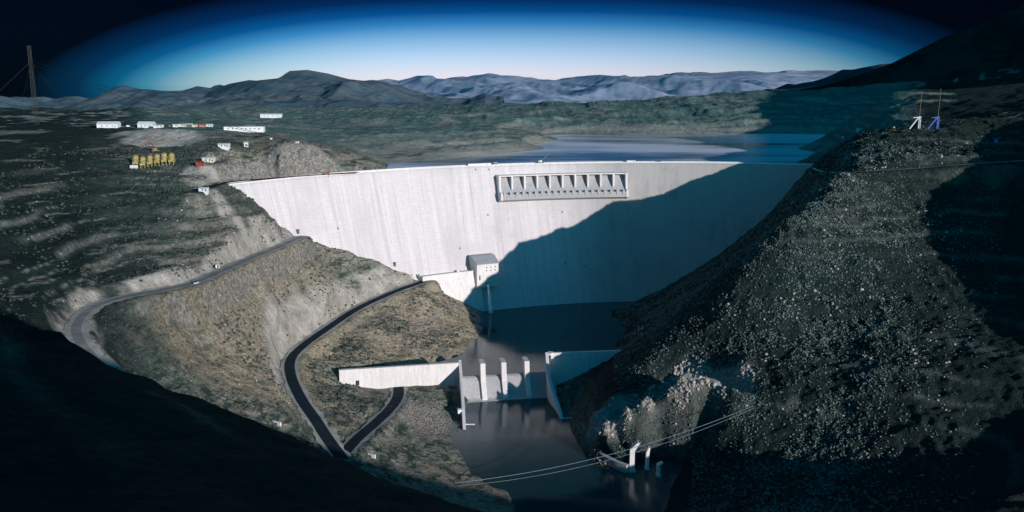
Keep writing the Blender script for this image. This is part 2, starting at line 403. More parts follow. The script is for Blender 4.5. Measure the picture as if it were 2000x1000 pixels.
# upper left slope to the plateau
for x, y, Y in [(400, 430, 800), (500, 425, 855), (380, 372, 862), (350, 330, 905), (300, 322, 925), (250, 330, 905), (100, 520, 620), (100, 420, 760), (100, 330, 860), (0, 400, 720), (0, 600, 520), (0, 500, 620), (-150, 500, 600), (-200, 700, 420), (-200, 350, 850), (250, 480, 735), (250, 430, 790), (250, 380, 850), (60, 700, 440), (80, 610, 530), (540, 440, 870), (380, 480, 760), (330, 522, 725), (200, 540, 660)]: C(x, y, Y=Y)
for x, y, Y in [(60, 249, 1250), (200, 249, 1250), (300, 247, 1280), (390, 249, 1250), (0, 250, 1250), (-250, 252, 1200), (430, 258, 1140), (530, 262, 1110), (640, 285, 1065), (700, 306, 1040), (740, 323, 1046), (160, 285, 1020), (60, 285, 1020), (300, 257, 1160), (340, 258, 1150), (310, 289, 1085), (345, 288, 1085), (260, 262, 1170), (420, 290, 1000), (300, 300, 980), (200, 310, 940), (480, 280, 1040), (570, 285, 1045)]: C(x, y, Y=Y)
Lz([(700, 336, 163.5), (735, 334.5, 163), (760, 333, 162.5)], 20)
# cut cliff above the crest road
cl_b = ROADS['cr'][45:]
LY([(432, 316, 912), (470, 306, 925), (520, 302, 950), (570, 302, 974), (620, 307, 995), (660, 315, 1010)], 15)
LY([(440, 305, 935), (470, 298, 960), (520, 290, 990), (570, 289, 1012), (620, 292, 1032), (660, 302, 1045)], 20)
# beyond the plateau and round the lake
for x, y, Y in [(100, 240, 1900), (300, 238, 1900), (500, 240, 1750), (560, 250, 1520), (600, 262, 1430), (650, 272, 1390), (700, 297, 1270), (-200, 240, 1900), (750, 250, 1530), (850, 245, 1640), (800, 231, 1900), (900, 250, 1610), (950, 226, 2050), (1000, 236, 1960), (1060, 256, 1850), (700, 235, 1900)]: C(x, y, Y=Y)
Lz([(735, 318, 163), (760, 312, 163), (820, 305, 163), (900, 298, 163), (980, 289, 163), (1050, 280, 163), (1088, 273, 163), (1090, 270, 163), (1075, 266, 163), (1050, 264, 163)], 30)
Lz([(772, 304, 169), (822, 297, 171), (900, 288, 173), (980, 279, 173), (1045, 271, 170), (1080, 269, 166)], 30)
Lz([(1085, 263, 163), (1200, 263.5, 163), (1300, 262, 163), (1400, 260.5, 163), (1500, 261, 163), (1600, 262, 163), (1700, 262, 163)], 50)
for x, y in [(800, 325), (900, 318), (1000, 305), (1050, 300), (1150, 280), (1200, 300), (1300, 290), (1350, 310), (1450, 285), (1500, 310), (1570, 300), (1590, 280), (1250, 270), (1450, 268), (1130, 268)]:
    q = T(x, y, z=163); q[2] = 142; ctrl.append(q)
LY([(970, 213, 2550), (1100, 205, 2550), (1200, 203, 2550), (1300, 197, 2500), (1400, 190, 2450), (1510, 184, 2400), (1620, 178, 2400), (1750, 170, 2400)], 80)
for x, y, Y in [(1100, 228, 2150), (1250, 232, 2080), (1400, 225, 2060), (1500, 222, 2050), (1600, 215, 2050), (1000, 222, 2300), (1700, 205, 2050), (1300, 245, 1950), (1450, 243, 1950), (1150, 248, 1950)]: C(x, y, Y=Y)
for x, y, Y in [(600, 217, 2900), (300, 217, 2900), (0, 217, 2900), (800, 213, 2900), (1000, 208, 3000), (1300, 205, 3000), (1600, 190, 3000), (-600, 220, 2600), (400, 225, 2500), (700, 224, 2450)]: C(x, y, Y=Y)
# right hillside: spur that falls to the weir
LY([(1640, 343, 880), (1600, 385, 850), (1550, 430, 790), (1500, 492, 765), (1450, 550, 740), (1400, 603, 732), (1350, 650, 722), (1270, 715, 705), (1200, 770, 690), (1168, 815, 672)], 20)
for x, y, Y in [(1750, 385, 880), (1850, 385, 885), (1950, 385, 885), (1700, 430, 835), (1800, 430, 850), (1900, 430, 850), (2050, 430, 850), (1600, 500, 755), (1600, 550, 735), (1750, 550, 735), (1900, 550, 725), (2050, 550, 720), (1500, 650, 690), (1600, 650, 685), (1700, 650, 675), (1900, 650, 655), (2050, 650, 640), (1550, 740, 630), (1450, 715, 662), (1400, 735, 650), (1380, 718, 667), (1700, 740, 605), (1900, 740, 590),
                (1470, 795, 622), (1550, 800, 612), (1650, 815, 594), (1800, 825, 565), (1950, 830, 555), (1420, 870, 608), (1500, 900, 582), (1700, 900, 552), (1900, 900, 525), (1400, 960, 560), (1500, 1000, 505), (1700, 1000, 492), (1900, 1000, 445)]: C(x, y, Y=Y)
# valley side in shade between the spur and the abutment
for x, y, Y in [(1300, 610, 900), (1400, 560, 870), (1500, 470, 890), (1250, 660, 850), (1560, 390, 960), (1200, 700, 790), (1600, 350, 980)]: C(x, y, Y=Y)
# rock cut at the tunnel outlet
LY([(1190, 816, 647), (1225, 787, 648), (1260, 769, 650), (1300, 753, 654), (1345, 738, 660)], 10)
LY([(1196, 845, 645), (1240, 825, 643), (1285, 800, 647)], 10)
for x, y, z in [(1200, 884, -15), (1240, 872, -15), (1275, 862, -15), (1320, 797, 9), (1352, 752, 25), (1300, 852, -14)]: C(x, y, z=z)
LY([(1302, 855, 640), (1332, 827, 639), (1362, 792, 638), (1378, 768, 641), (1440, 766, 627)], 10)
for x, y, z in [(1330, 855, -15), (1380, 850, -8), (1420, 820, 10), (1370, 890, -14), (1345, 845, -14)]: C(x, y, z=z)
# knoll with the crane anchors, and the slope behind
for x, y, Y in [(1690, 254, 1070), (1740, 252, 1058), (1800, 251, 1045), (1860, 253, 1030), (1900, 262, 1010), (1960, 280, 985), (1665, 267, 1060), (1640, 287, 1050), (1612, 303, 1065), (1600, 316, 1080),
                (1690, 290, 985), (1800, 290, 975), (1900, 295, 955), (1700, 318, 940), (1800, 315, 925), (1900, 310, 915)]: C(x, y, Y=Y)
for x, y, Y in [(1750, 246, 1180), (1850, 241, 1180), (1700, 257, 1180), (1740, 183, 1420), (1800, 178, 1400), (1900, 172, 1380), (2000, 165, 1350), (1760, 215, 1290), (1850, 210, 1290), (1690, 264, 1230), (1660, 273, 1230)]: C(x, y, Y=Y)
# left foreground and the hill the picture was taken from
for x, y, z in [(0, 0, 262), (0, 40, 226), (0, 100, 208), (0, 300, 70), (0, 420, 5), (-60, 30, 240), (-150, 120, 210), (-300, 150, 215), (-330, 300, 150), (-150, 350, 85), (-90, 450, 30), (-500, 300, 175), (-700, 300, 200), (-200, -100, 290), (-600, -200, 300), (150, 380, 20), (120, 250, 70),
                (0, -200, 330), (300, -400, 200), (-1000, -500, 340), (800, -500, 110), (1300, -500, 120), (2000, -500, 160), (700, -100, 60), (1100, 0, 120), (1700, 0, 180)]: ctrl.append(np.array([x, y, z], float))
LY([(-100, 610, 235), (0, 640, 230), (75, 662, 225), (150, 700, 218), (250, 772, 208), (400, 802, 208), (500, 840, 202), (600, 880, 196), (700, 922, 190), (850, 975, 185), (1000, 1012, 180)], 12)
L([US(0, 90, 335), US(60, 85, 300), US(135, 80, 226), US(190, 80, 190), US(236, 80, 161), US(300, 80, 118), US(357, 80, 84), US(420, 60, 60)], 30)  # unseen ridge, profile shaped to shade the left foreground
# unseen mountain added on the right, shaped to throw shade over slopes and plateau
for u, s, z in [(760, 0, 160), (800, -60, 180), (840, -120, 182), (880, -150, 200), (930, -200, 222), (1000, -200, 235), (1100, -150, 270), (900, 200, 235), (1100, 300, 290), (700, 200, 120), (600, 200, 80), (560, 60, 60), (1642, -300, 298), (1700, -300, 348), (1753, -300, 385), (1850, -300, 408), (1970, -300, 432), (2095, -300, 462), (2300, -300, 530)]: ctrl.append(np.array(US(u, s, z)))
for x, y, z in [(1000, 1300, 290), (1000, 900, 285), (1500, 1000, 360), (900, 500, 160), (1400, 400, 240), (1500, 2200, 330), (2000, 2050, 720), (2350, 2350, 760), (2200, 1500, 420), (2600, 2900, 300), (800, 1700, 215), (2600, 0, 200), (2600, 900, 260), (-1200, 700, 230), (-1500, 1400, 230), (-2600, 1000, 260), (-2600, 2600, 215), (-2600, -400, 300), (0, 3400, 170), (-1500, 3400, 170), (1500, 3400, 190), (2600, 3400, 200)]: ctrl.append(np.array([x, y, z], float))  # tallest peaks, out of view, added to shade the right mountain

ctrl = np.array(ctrl)
keep = []; seen = {}
for i, p in enumerate(ctrl):
    k = (round(p[0] / 4), round(p[1] / 4))
    if k in seen: continue
    seen[k] = 1; keep.append(i)
ctrl = ctrl[keep]
XY = ctrl[:, :2] / 100.0
n = len(ctrl)
D = np.sqrt(((XY[:, None] - XY[None]) ** 2).sum(-1))
Amat = np.zeros((n + 3, n + 3)); Amat[:n, :n] = -D + 0.004 * np.eye(n) * -1
Amat[:n, n] = 1; Amat[:n, n + 1:] = XY; Amat[n, :n] = 1; Amat[n + 1:, :n] = XY.T
W = np.linalg.solve(Amat, np.r_[ctrl[:, 2], 0, 0, 0])
def rbf(x, y):
    sh = x.shape; x = x.ravel() / 100.0; y = y.ravel() / 100.0; out = np.empty(len(x), np.float32)
    cx = XY[:, 0].astype(np.float32); cy = XY[:, 1].astype(np.float32); w = W[:n].astype(np.float32)
    for i in range(0, len(x), 20000):
        a = x[i:i + 20000].astype(np.float32)[:, None] - cx; b = y[i:i + 20000].astype(np.float32)[:, None] - cy
        out[i:i + 20000] = -(np.sqrt(a * a + b * b) @ w)
    return (out + W[n] + W[n + 1] * x + W[n + 2] * y).reshape(sh)

def axis(lo, f0, f1, hi, step, grow, far_lo, far_hi, smax):
    mid = list(np.arange(f0, f1, step)); r = []; x = mid[-1]; s = step
    while x < hi: s = min(s * grow, smax); x += s; r.append(x)
    while x < far_hi: s *= 1.35; x += s; r.append(x)
    l = []; x = mid[0]; s = step
    while x > lo: s = min(s * grow, smax); x -= s; l.append(x)
    while x > far_lo: s *= 1.35; x -= s; l.append(x)
    return np.array(l[::-1] + mid + r)
GX = axis(-1300, -430, 560, 1700, 1.8, 1.012, -16000, 16000, 9)
GY = axis(-500, 470, 1120, 3200, 1.8, 1.008, -3000, 26000, 9)
# coarse solve, then linear to the fine grid
cxs = np.unique(np.r_[GX[::3], GX[-1]]); cys = np.unique(np.r_[GY[::3], GY[-1]])
CXm, CYm = np.meshgrid(np.clip(cxs, -3200, 3200), np.clip(cys, -900, 3800))
Zc = rbf(CXm, CYm)
def bil(xs, ys, Z, x, y):
    i = np.clip(np.searchsorted(xs, x) - 1, 0, len(xs) - 2); j = np.clip(np.searchsorted(ys, y) - 1, 0, len(ys) - 2)
    fx = np.clip((x - xs[i]) / (xs[i + 1] - xs[i]), 0, 1); fy = np.clip((y - ys[j]) / (ys[j + 1] - ys[j]), 0, 1)
    return (Z[j, i] * (1 - fx) + Z[j, i + 1] * fx) * (1 - fy) + (Z[j + 1, i] * (1 - fx) + Z[j + 1, i + 1] * fx) * fy
MX, MY = np.meshgrid(GX, GY)
Z = bil(cxs, cys, Zc, MX, MY)
far = np.maximum(sstep(2600, 6000, np.abs(MX)), sstep(3300, 6000, MY))
Z = Z * (1 - far) + (150 - 0.04 * np.clip(np.hypot(MX, MY) - 3300, 0, None)) * far

# distance to roads, walls and shore controls, to keep them clean
def near_mask(points, rad):
    m = np.full(MX.shape, 1e9); zz = np.zeros(MX.shape)
    for p in points:
        i0, i1 = np.searchsorted(GX, [p[0] - rad, p[0] + rad]); j0, j1 = np.searchsorted(GY, [p[1] - rad, p[1] + rad])
        if i1 <= i0 or j1 <= j0: continue
        d = np.hypot(MX[j0:j1, i0:i1] - p[0], MY[j0:j1, i0:i1] - p[1]); s = m[j0:j1, i0:i1]; c = d < s
        s[c] = d[c]; zz[j0:j1, i0:i1][c] = p[2]
    return m, zz
def resample(P, step=1.5):
    out = []
    for a, b in zip(P[:-1], P[1:]):
        k = max(1, int(np.linalg.norm(b - a) / step))
        out += [a + (b - a) * t / k for t in range(k)]
    return np.array(out + [P[-1]])
road_d = {}; road_z = {}
for k, v in ROADS.items(): road_d[k], road_z[k] = near_mask(resample(v), 34)
dr = np.minimum.reduce(list(road_d.values()))
dam_line = np.array([dam_pt(a, z) for z in (0, 40, 80, 120, 160) for a in np.arange(A_L, A_R, 12)])
WL0, WR0 = T(665, 722, z=17), T(1195, 684, z=20)
guard = [T(x, y, z=z) for x, y, z in [(670, 745, 10), (720, 750, 0), (780, 752, -3), (840, 760, -5), (890, 765, -6)]]
calm = sstep(2, 26, dr)
land = sstep(-14, 4, Z) * 1.0
n_big = fbm(MX, MY, 110, 3, 11); n_mid = ridged(MX, MY, 42, 4, 23); n_small = fbm(MX, MY, 11, 4, 31)
fine_zone = 1 - far
slope_amp = 0.5 + 0.5 * sstep(-0.1, 0.25, fbm(MX, MY, 260, 2, 77))
lake_side = sstep(1500, 1800, MY)
# horizontal basalt ledges
h = 11.0 + 0 * MX; ph = (Z + 6 * fbm(MX, MY, 150, 2, 5)) / h; fr = ph - np.floor(ph)
ledge = (sstep(0.25, 0.75, fr) - fr) * h
low = sstep(15, 60, Z)
Zn = Z + calm * fine_zone * (5.0 * n_big * low + 2.6 * (n_mid) * slope_amp + 1.3 * n_small + ledge * (0.12 + 0.30 * slope_amp) * low)
Zn += calm * lake_side * fine_zone * (11 * ridged(MX, MY, 230, 3, 91) + 4 * ridged(MX, MY, 60, 3, 92)) * sstep(163.5, 180, Z)
Zn += calm * lake_side * fine_zone * ledge * 0.55 * sstep(164, 172, Z)
Zn += calm * ledge * 0.45 * (MX < -120) * sstep(112, 122, Z) * (MY < 960)
shore = sstep(163, 168, Z) + sstep(-6, 12, -(Z - 150)) ; shore = np.clip(shore, 0, 1)
Z2 = np.where(MY > 1000, Z + (Zn - Z) * shore, Zn)
Z2 = np.where((MY > 1050) & (Z > 163.4), np.maximum(Z2, 163.9), Z2)
under = (Z < 0.0) & (MY < 1030)
Z2 = np.where(under, Z + 0.4 * n_small * 1.5, Z2)
# rock faces at the outlet cut and the riprap get rough
rk = [T(1200, 840, z=-4), T(1240, 815, z=5), T(1290, 790, z=14), T(1340, 765, z=22), T(1330, 830, z=0), T(1380, 790, z=18), T(1420, 775, z=28), T(1230, 850, z=-10)]
rkd, _ = near_mask(np.array(rk), 46)
rkm = 1 - sstep(8, 28, rkd + 5 * n_small)
Z2 += rkm * (2.8 * ridged(MX, MY, 20, 3, 61) + 2.2 * ridged(MX, MY, 7, 3, 62) + 1.2 * n_small)
# coarse tussocks and stones catch the raking light
rz_ = sstep(0.02, 0.10, MX / np.maximum(MY, 50)) * (MY < 1120) * (MY > 420) * sstep(-12, 0, Z)
lz_ = (MX < 0) * (MY < 1060) * (MY > 430) * sstep(0, 6, Z) * calm * (1 - rz_)
Z2 += rz_ * calm * (1.5 * ridged(MX, MY, 9, 3, 63) + 1.5 * fbm(MX, MY, 4.5, 2, 64) + 3.2 * np.clip(ridged(MX, MY, 26, 3, 65) - 0.25, 0, 1))
Z2 += lz_ * (0.9 * ridged(MX, MY, 10, 3, 66) + 0.8 * fbm(MX, MY, 4.5, 2, 67))
for k, hw in dict(up=7.5, lo=8.5, br=8.5, cr=6.0, rt=5.0).items():
    w = 1 - sstep(hw, hw + 9, road_d[k]); Z2 = Z2 * (1 - w) + (road_z[k] - 0.35) * w
# the dam is a hard edge: inside its body and at its foot the ground stays below the abutment line
_th = np.arctan2(MY - DC[1], MX - DC[0]); _a = (MID_ANG - _th) * DR; _d = DR - np.hypot(MX - DC[0], MY - DC[1])
ab = np.array([dam_hit(x, y) for x, y in abut_l + abut_r[::-1]])
ab_a = (MID_ANG - np.arctan2(ab[:, 1] - DC[1], ab[:, 0] - DC[0])) * DR; ab_d = DR - np.hypot(ab[:, 0] - DC[0], ab[:, 1] - DC[1])
cap = np.interp(_a, ab_a, ab[:, 2]); cd = np.interp(_a, ab_a, ab_d)
capz = cap - 0.3 + 0.55 * np.clip(_d - cd - 1.0, 0, None) + 1.2 * n_small * sstep(0, 10, _d - cd)
Z2 = np.where((_d > -7) & (_d < cd + 45) & (_a > ab_a[0] + 1) & (_a < ab_a[-1] - 1) & ((dr > 9) | ((road_d['cr'] < 16) & (_d > -2.5))), np.minimum(Z2, capz), Z2)
Zg = Z2
def Hs(x, y): return bil(GX, GY, Zg, np.atleast_1d(np.asarray(x, float)), np.atleast_1d(np.asarray(y, float)))
def H(x, y): return float(Hs(x, y)[0])
def ground_at(px, py, tmin=250.0, tmax=4000.0):
    """the ground point seen along a line of sight (ground, not roads, decides the height)"""
    d = ray(px, py); d = d / d[1]
    Y = np.arange(tmin, tmax, 1.0); zr = CAM_Z + d[2] * Y; zg = Hs(d[0] * Y, Y)
    k = np.argmax(zr < zg)
    return np.array([d[0] * Y[k], Y[k], zg[k]])

# zones: rock / dry grass / scrub, plus painted edge and foreground darkness
gy, gx = np.gradient(Zg, GY, GX)
slope = np.hypot(gx, gy)
rock = sstep(1.5, 2.3, slope + 0.6 * n_small) * sstep(-0.15, 0.3, n_mid) * 0.8
strata = (1 - sstep(0.02, 0.14, np.abs(fr - 0.5))) * sstep(0.0, 0.25, fbm(MX, MY, 90, 4, 41)) * 0.75 * low
ph2 = (Zg + 3 * fbm(MX, MY, 90, 3, 6)) / 5.2; f2 = ph2 - np.floor(ph2)
thin = (1 - sstep(0.03, 0.12, np.abs(f2 - 0.5))) * sstep(-0.05, 0.12, fbm(MX, MY, 45, 3, 42)) * (MX < -120) * sstep(112, 122, Zg) * 1.0
rock = np.maximum(rock, np.maximum(strata, thin))
def zone(points, r0, r1):
    d, _ = near_mask(np.array(points), r1 + 2); return 1 - sstep(r0, r1, d + 8 * n_small)
cut_up = resample(ROADS['up'][:190] + np.array([-6, 11, 0])); cut_lo = resample(ROADS['lo'][:112] + np.array([-12, 9, 0]))
cliff = resample(np.array([T(x, y, Y=Y) for x, y, Y in [(395, 348, 890), (440, 335, 905), (520, 325, 945), (600, 322, 985), (650, 326, 1005)]]))
cliff_m = zone(cliff, 16, 26) * sstep(0.15, 0.5, slope)
rock = np.maximum(rock, cliff_m); rock = np.maximum(rock, rkm)
quarry = [ground_at(x, y) for x, y in [(300, 258), (330, 262), (290, 270), (320, 278), (340, 272), (310, 285), (345, 285), (270, 258), (285, 280)]]
palez = np.maximum(zone(quarry, 22, 38), rkm * 0.8 * sstep(-0.5, 0.2, n_mid))
pale = [ground_at(x, y) for x, y in [(400, 310), (395, 330), (410, 345), (380, 340), (405, 362), (425, 385), (440, 410), (465, 435)]]
palez = np.maximum(palez, zone(pale, 5, 14) * 0.85)
palez = np.maximum(palez, np.maximum(zone(cut_up, 6, 13), zone(cut_lo, 7, 15)) * 0.95 * sstep(-0.6, 0.1, n_mid))
riprap = [T(x, y, z=z) for x, y, z in [(830, 800, -6), (850, 815, -10), (868, 825, -13), (820, 825, -9), (840, 845, -12)]]
rock = np.maximum(rock, zone(riprap, 12, 20))
track = resample(np.array([ground_at(x, y) for x, y in [(930, 595), (890, 608), (850, 620), (810, 640), (790, 665)]]))
rock = np.maximum(rock, zone(track, 1.0, 5) * 0.8)
bank = resample(np.array([T(x, y, z=z) for x, y, z in [(935, 612, 1), (942, 640, 1), (930, 668, 1), (905, 688, 1)]]))
rock = np.maximum(rock, zone(bank, 2, 8) * 0.7)
trail = resample(np.array([T(x, y, Y=Y) for x, y, Y in [(1440, 775, 618), (1470, 795, 622), (1550, 802, 612), (1650, 818, 594)]]))
rock = np.maximum(rock, zone(trail, 2, 6) * 0.8)
terr = resample(np.array([T(x, y, Y=Y) for x, y, Y in [(1690, 324, 950), (1750, 322, 940), (1800, 320, 930), (1900, 314, 915)]]))
rock = np.maximum(rock, zone(terr, 6, 14) * 0.9)
bluff = resample(np.array([T(x, y, Y=Y) for x, y, Y in [(1560, 430, 790), (1590, 415, 800), (1640, 425, 815), (1560, 470, 772)]]))
rock = np.maximum(rock, zone(bluff, 8, 20) * 0.6 * sstep(0, 0.2, n_mid))
shorerock = ((MY > 1150) & (Zg > 163)) * (1 - sstep(170, 184, Zg + 10 * n_small)) * sstep(-0.3, 0.1, n_mid) * 0.9
cliffband = (MY > 1700) * (1 - sstep(0.0, 0.10, np.abs((Zg - 183) / 70 + 0.35 * n_mid))) * sstep(0.0, 0.2, fbm(MX, MY, 90, 3, 14)) * 0.8
rock = np.maximum(rock, np.maximum(shorerock, cliffband))
dry = np.clip(sstep(0.0, 0.3, fbm(MX, MY, 170, 3, 52)) * 0.6, 0, 1)
dry = np.maximum(dry, zone([T(x, y, z=z) for x, y, z in [(880, 640, 9), (900, 615, 8), (850, 650, 12), (905, 660, 5), (830, 610, 24), (860, 675, 6), (800, 680, 12)]], 26, 52))
up_dry = zone([T(x, y, Y=Y) for x, y, Y in [(450, 620, 700), (500, 660, 700), (420, 660, 660), (520, 700, 680), (400, 620, 680), (560, 620, 780)]], 34, 70)
dry = np.maximum(dry, up_dry)
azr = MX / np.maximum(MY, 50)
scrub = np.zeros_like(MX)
scrub = np.maximum(scrub, sstep(0.32, 0.50, -azr) * 0.97)  # painted darkening towards the left edge, not only scrub
scrub = np.maximum(scrub, sstep(0.36, 0.48, azr) * 0.95 * np.where(MY > 1050, 1.0, sstep(0.42, 0.54, azr)))  # painted darkening of the right edge and back plateau
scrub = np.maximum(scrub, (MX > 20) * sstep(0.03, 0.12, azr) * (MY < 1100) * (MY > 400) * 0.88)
scrub = np.maximum(scrub, (1 - sstep(380, 600, MY)) * 0.95 * (MX < 500))  # foreground shade painted into the ground colour
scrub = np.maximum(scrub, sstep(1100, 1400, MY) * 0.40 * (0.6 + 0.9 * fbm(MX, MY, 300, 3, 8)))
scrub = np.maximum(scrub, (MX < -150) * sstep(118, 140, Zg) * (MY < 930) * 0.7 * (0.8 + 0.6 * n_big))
scrub = np.maximum(scrub, sstep(0.27, 0.46, -azr) * 0.88 * (MY > 640))  # further painted darkening on the left side
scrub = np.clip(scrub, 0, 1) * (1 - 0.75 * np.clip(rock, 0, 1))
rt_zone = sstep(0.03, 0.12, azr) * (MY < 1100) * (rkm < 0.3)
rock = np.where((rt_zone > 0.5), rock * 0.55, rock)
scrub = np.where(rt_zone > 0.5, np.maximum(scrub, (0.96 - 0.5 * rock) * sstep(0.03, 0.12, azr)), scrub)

def grid_object(name, xs, ys, Z, mat, zones=None):
    ny, nx = Z.shape; X, Y = np.meshgrid(xs, ys)
    me = bpy.data.meshes.new(name); nv = nx * ny
    co = np.empty((nv, 3), np.float32); co[:, 0] = X.ravel(); co[:, 1] = Y.ravel(); co[:, 2] = Z.ravel()
    idx = np.arange(nv, dtype=np.int32).reshape(ny, nx)
    q = np.stack([idx[:-1, :-1], idx[:-1, 1:], idx[1:, 1:], idx[1:, :-1]], -1).reshape(-1, 4)
    me.vertices.add(nv); me.vertices.foreach_set('co', co.ravel())
    me.loops.add(q.size); me.loops.foreach_set('vertex_index', q.ravel())
    me.polygons.add(len(q)); me.polygons.foreach_set('loop_start', np.arange(0, q.size, 4, dtype=np.int32))
    me.polygons.foreach_set('use_smooth', np.ones(len(q), bool))
    me.update()
    if zones is not None:
        at = me.attributes.new('zones', 'FLOAT_COLOR', 'POINT')
        c = np.ones((nv, 4), np.float32)
        for k in range(4): c[:, k] = np.clip(zones[k], 0, 1).ravel()
        at.data.foreach_set('color', c.ravel())
    me.materials.append(mat)
    o = bpy.data.objects.new(name, me); COL.objects.link(o); return o
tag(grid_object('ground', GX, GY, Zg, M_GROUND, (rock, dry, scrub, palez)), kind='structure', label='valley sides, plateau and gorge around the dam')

# ------------------------------------------------------------------ mountains
def mountain(name, sil, Yc, Yf, Yb, base, mat, nx, ny, amp, scale, seed, skew=0.0, fine=0.25):
    px = np.array([s[0] for s in sil], float); P = np.array([T(s[0], s[1], Y=Yc) for s in sil])
    x0, x1 = P[0, 0], P[-1, 0]
    xs = np.linspace(x0 * 1.0, x1 * 1.0, nx); ys = np.linspace(Yf, Yb, ny); X, Y = np.meshgrid(xs, ys)
    Xr = X * Yc / Y                                   # ridge height follows the crest line
    cz = np.interp(X, P[:, 0], P[:, 2])
    t = np.where(Y < Yc, (Y - Yf) / (Yc - Yf), (Yb - Y) / (Yb - Yc)); t = np.clip(t, 0, 1)
    prof = t ** 1.15
    Zm = base + (cz - base) * prof
    spur = ridged(X + skew * (Y - Yc), Y * 0.35, scale, 4, seed)
    Zm += amp * spur * (np.clip(t, 0, 1) * (1 - np.clip(t, 0, 1) ** 2) * 2.6) + amp * fine * fbm(X, Y, scale * .35, 4, seed + 9) * t * (1 - t) * 4
    Zm = np.where(t <= 0.001, base - 60, Zm)
    o = grid_object(name, xs, ys, Zm, mat); tag(o, kind='structure'); return o
M_MT1 = mountain_mat('scrub_mountain', (0.055, 0.10, 0.14), (0.11, 0.14, 0.16), 0.004)  # base colour carries a bluish haze tint
M_MT1B = mountain_mat('scrub_hill', (0.05, 0.095, 0.125), (0.115, 0.135, 0.145), 0.006)
M_MT2 = mountain_mat('hazy_mountain', (0.24, 0.30, 0.42), (0.34, 0.37, 0.47), 0.0016)  # distance haze painted in as a lavender base colour
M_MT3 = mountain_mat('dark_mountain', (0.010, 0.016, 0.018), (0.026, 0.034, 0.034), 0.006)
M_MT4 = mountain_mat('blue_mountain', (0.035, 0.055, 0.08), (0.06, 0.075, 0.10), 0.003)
mountain('mountain', [(-500, 230), (-200, 212), (0, 211), (45, 199), (90, 203), (115, 200), (140, 203), (160, 197), (190, 203), (205, 209), (230, 205), (255, 201), (275, 205), (330, 187), (385, 168), (420, 173), (450, 163), (487, 156), (510, 158), (540, 153), (556, 150), (566, 138), (600, 136), (640, 143), (680, 154), (740, 161), (765, 170), (800, 187), (850, 203), (900, 211), (980, 216)], 4600, 2850, 6500, 150, M_MT1, 700, 240, 66, 520, 3)
mountain('hill', [(230, 222), (300, 206), (380, 186), (430, 172), (470, 161), (500, 157), (545, 152), (575, 156), (620, 168), (660, 184), (700, 198), (760, 212), (840, 220)], 3950, 2850, 5000, 150, M_MT1B, 420, 170, 48, 330, 29)
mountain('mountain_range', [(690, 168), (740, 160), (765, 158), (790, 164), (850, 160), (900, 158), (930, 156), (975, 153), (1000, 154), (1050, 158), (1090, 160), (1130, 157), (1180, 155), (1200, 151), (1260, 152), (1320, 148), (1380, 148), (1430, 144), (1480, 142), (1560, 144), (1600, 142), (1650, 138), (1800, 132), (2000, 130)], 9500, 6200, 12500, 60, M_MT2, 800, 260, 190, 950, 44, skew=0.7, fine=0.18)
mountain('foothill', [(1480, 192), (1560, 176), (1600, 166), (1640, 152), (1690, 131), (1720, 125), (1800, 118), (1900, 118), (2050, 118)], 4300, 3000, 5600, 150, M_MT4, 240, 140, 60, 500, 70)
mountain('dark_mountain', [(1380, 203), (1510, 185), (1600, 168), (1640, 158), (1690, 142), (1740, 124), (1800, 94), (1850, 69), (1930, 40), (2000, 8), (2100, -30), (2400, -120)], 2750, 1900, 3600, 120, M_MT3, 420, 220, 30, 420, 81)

# ------------------------------------------------------------------ water
def water(name, poly, z, mat, label):
    mb = MB(); mb.add([(x, y, z) for x, y in poly], [tuple(range(len(poly)))]); return tag(mb.build(name, mat), kind='structure', label=label)
crest_back = [dam_pt(a, CREST, -4)[:2] for a in np.linspace(A_L + 30, A_R, 40)]
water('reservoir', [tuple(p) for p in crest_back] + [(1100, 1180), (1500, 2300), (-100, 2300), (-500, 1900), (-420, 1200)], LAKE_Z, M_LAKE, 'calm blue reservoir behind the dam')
toe = [dam_pt(a, 0, -6)[:2] for a in np.linspace(-140, 230, 30)]
weir_l, weir_r = T(898, 736, z=2), T(1075, 726, z=2)
wa = (weir_r - weir_l)[:2]; wa /= np.linalg.norm(wa); wd = np.array([wa[1], -wa[0]])
def W3(a, d, z):          # a along the weir, d downstream of its crest
    p = weir_l[:2] + wa * a + wd * d; return (p[0], p[1], z)
WLEN = float(np.linalg.norm((weir_r - weir_l)[:2]))
pl, pr = W3(-20, -3, 0), W3(WLEN + 70, -3, 0)
water('pool', [pl[:2], pr[:2]] + [tuple(p) for p in toe[::-1]], POOL_Z, M_POOL, 'still dark pool between the dam and the weir')
p1, p2 = W3(-45, 6, 0), W3(WLEN + 60, 6, 0)
water('river', [p1[:2], (-140, 560), (-60, 440), (100, 330), (330, 420), (260, 700), p2[:2]], RIVER_Z, M_POOL, 'dark river below the weir')

# ------------------------------------------------------------------ roads
def ribbon(name, P, hw, mat, dz, label, off=0.0):
    P = resample(P, 3.0); d = np.gradient(P[:, :2], axis=0); d /= np.linalg.norm(d, axis=1)[:, None]
    nrm = np.c_[-d[:, 1], d[:, 0]]; mb = MB(); k = len(P); vs = []
    for i in range(k):
        jw = hw + (0.9 * math.sin(i * 0.37) + 0.6 * math.sin(i * 1.13) if 'verge' in name else 0)
        for s in (-1, 1):
            q = P[i, :2] + nrm[i] * (s * jw + off); vs.append((q[0], q[1], P[i, 2] + dz))
    mb.add(vs, [(2 * i, 2 * i + 1, 2 * i + 3, 2 * i + 2) for i in range(k - 1)])
    o = mb.build(name, mat)
    if o.data.polygons[0].normal.z < 0: o.data.flip_normals()
    return tag(o, kind='structure', label=label)
ribbon('road_verge', ROADS['lo'], 7.2, M_GRAVEL, 0.02, 'pale gravel shoulders of the lower road')
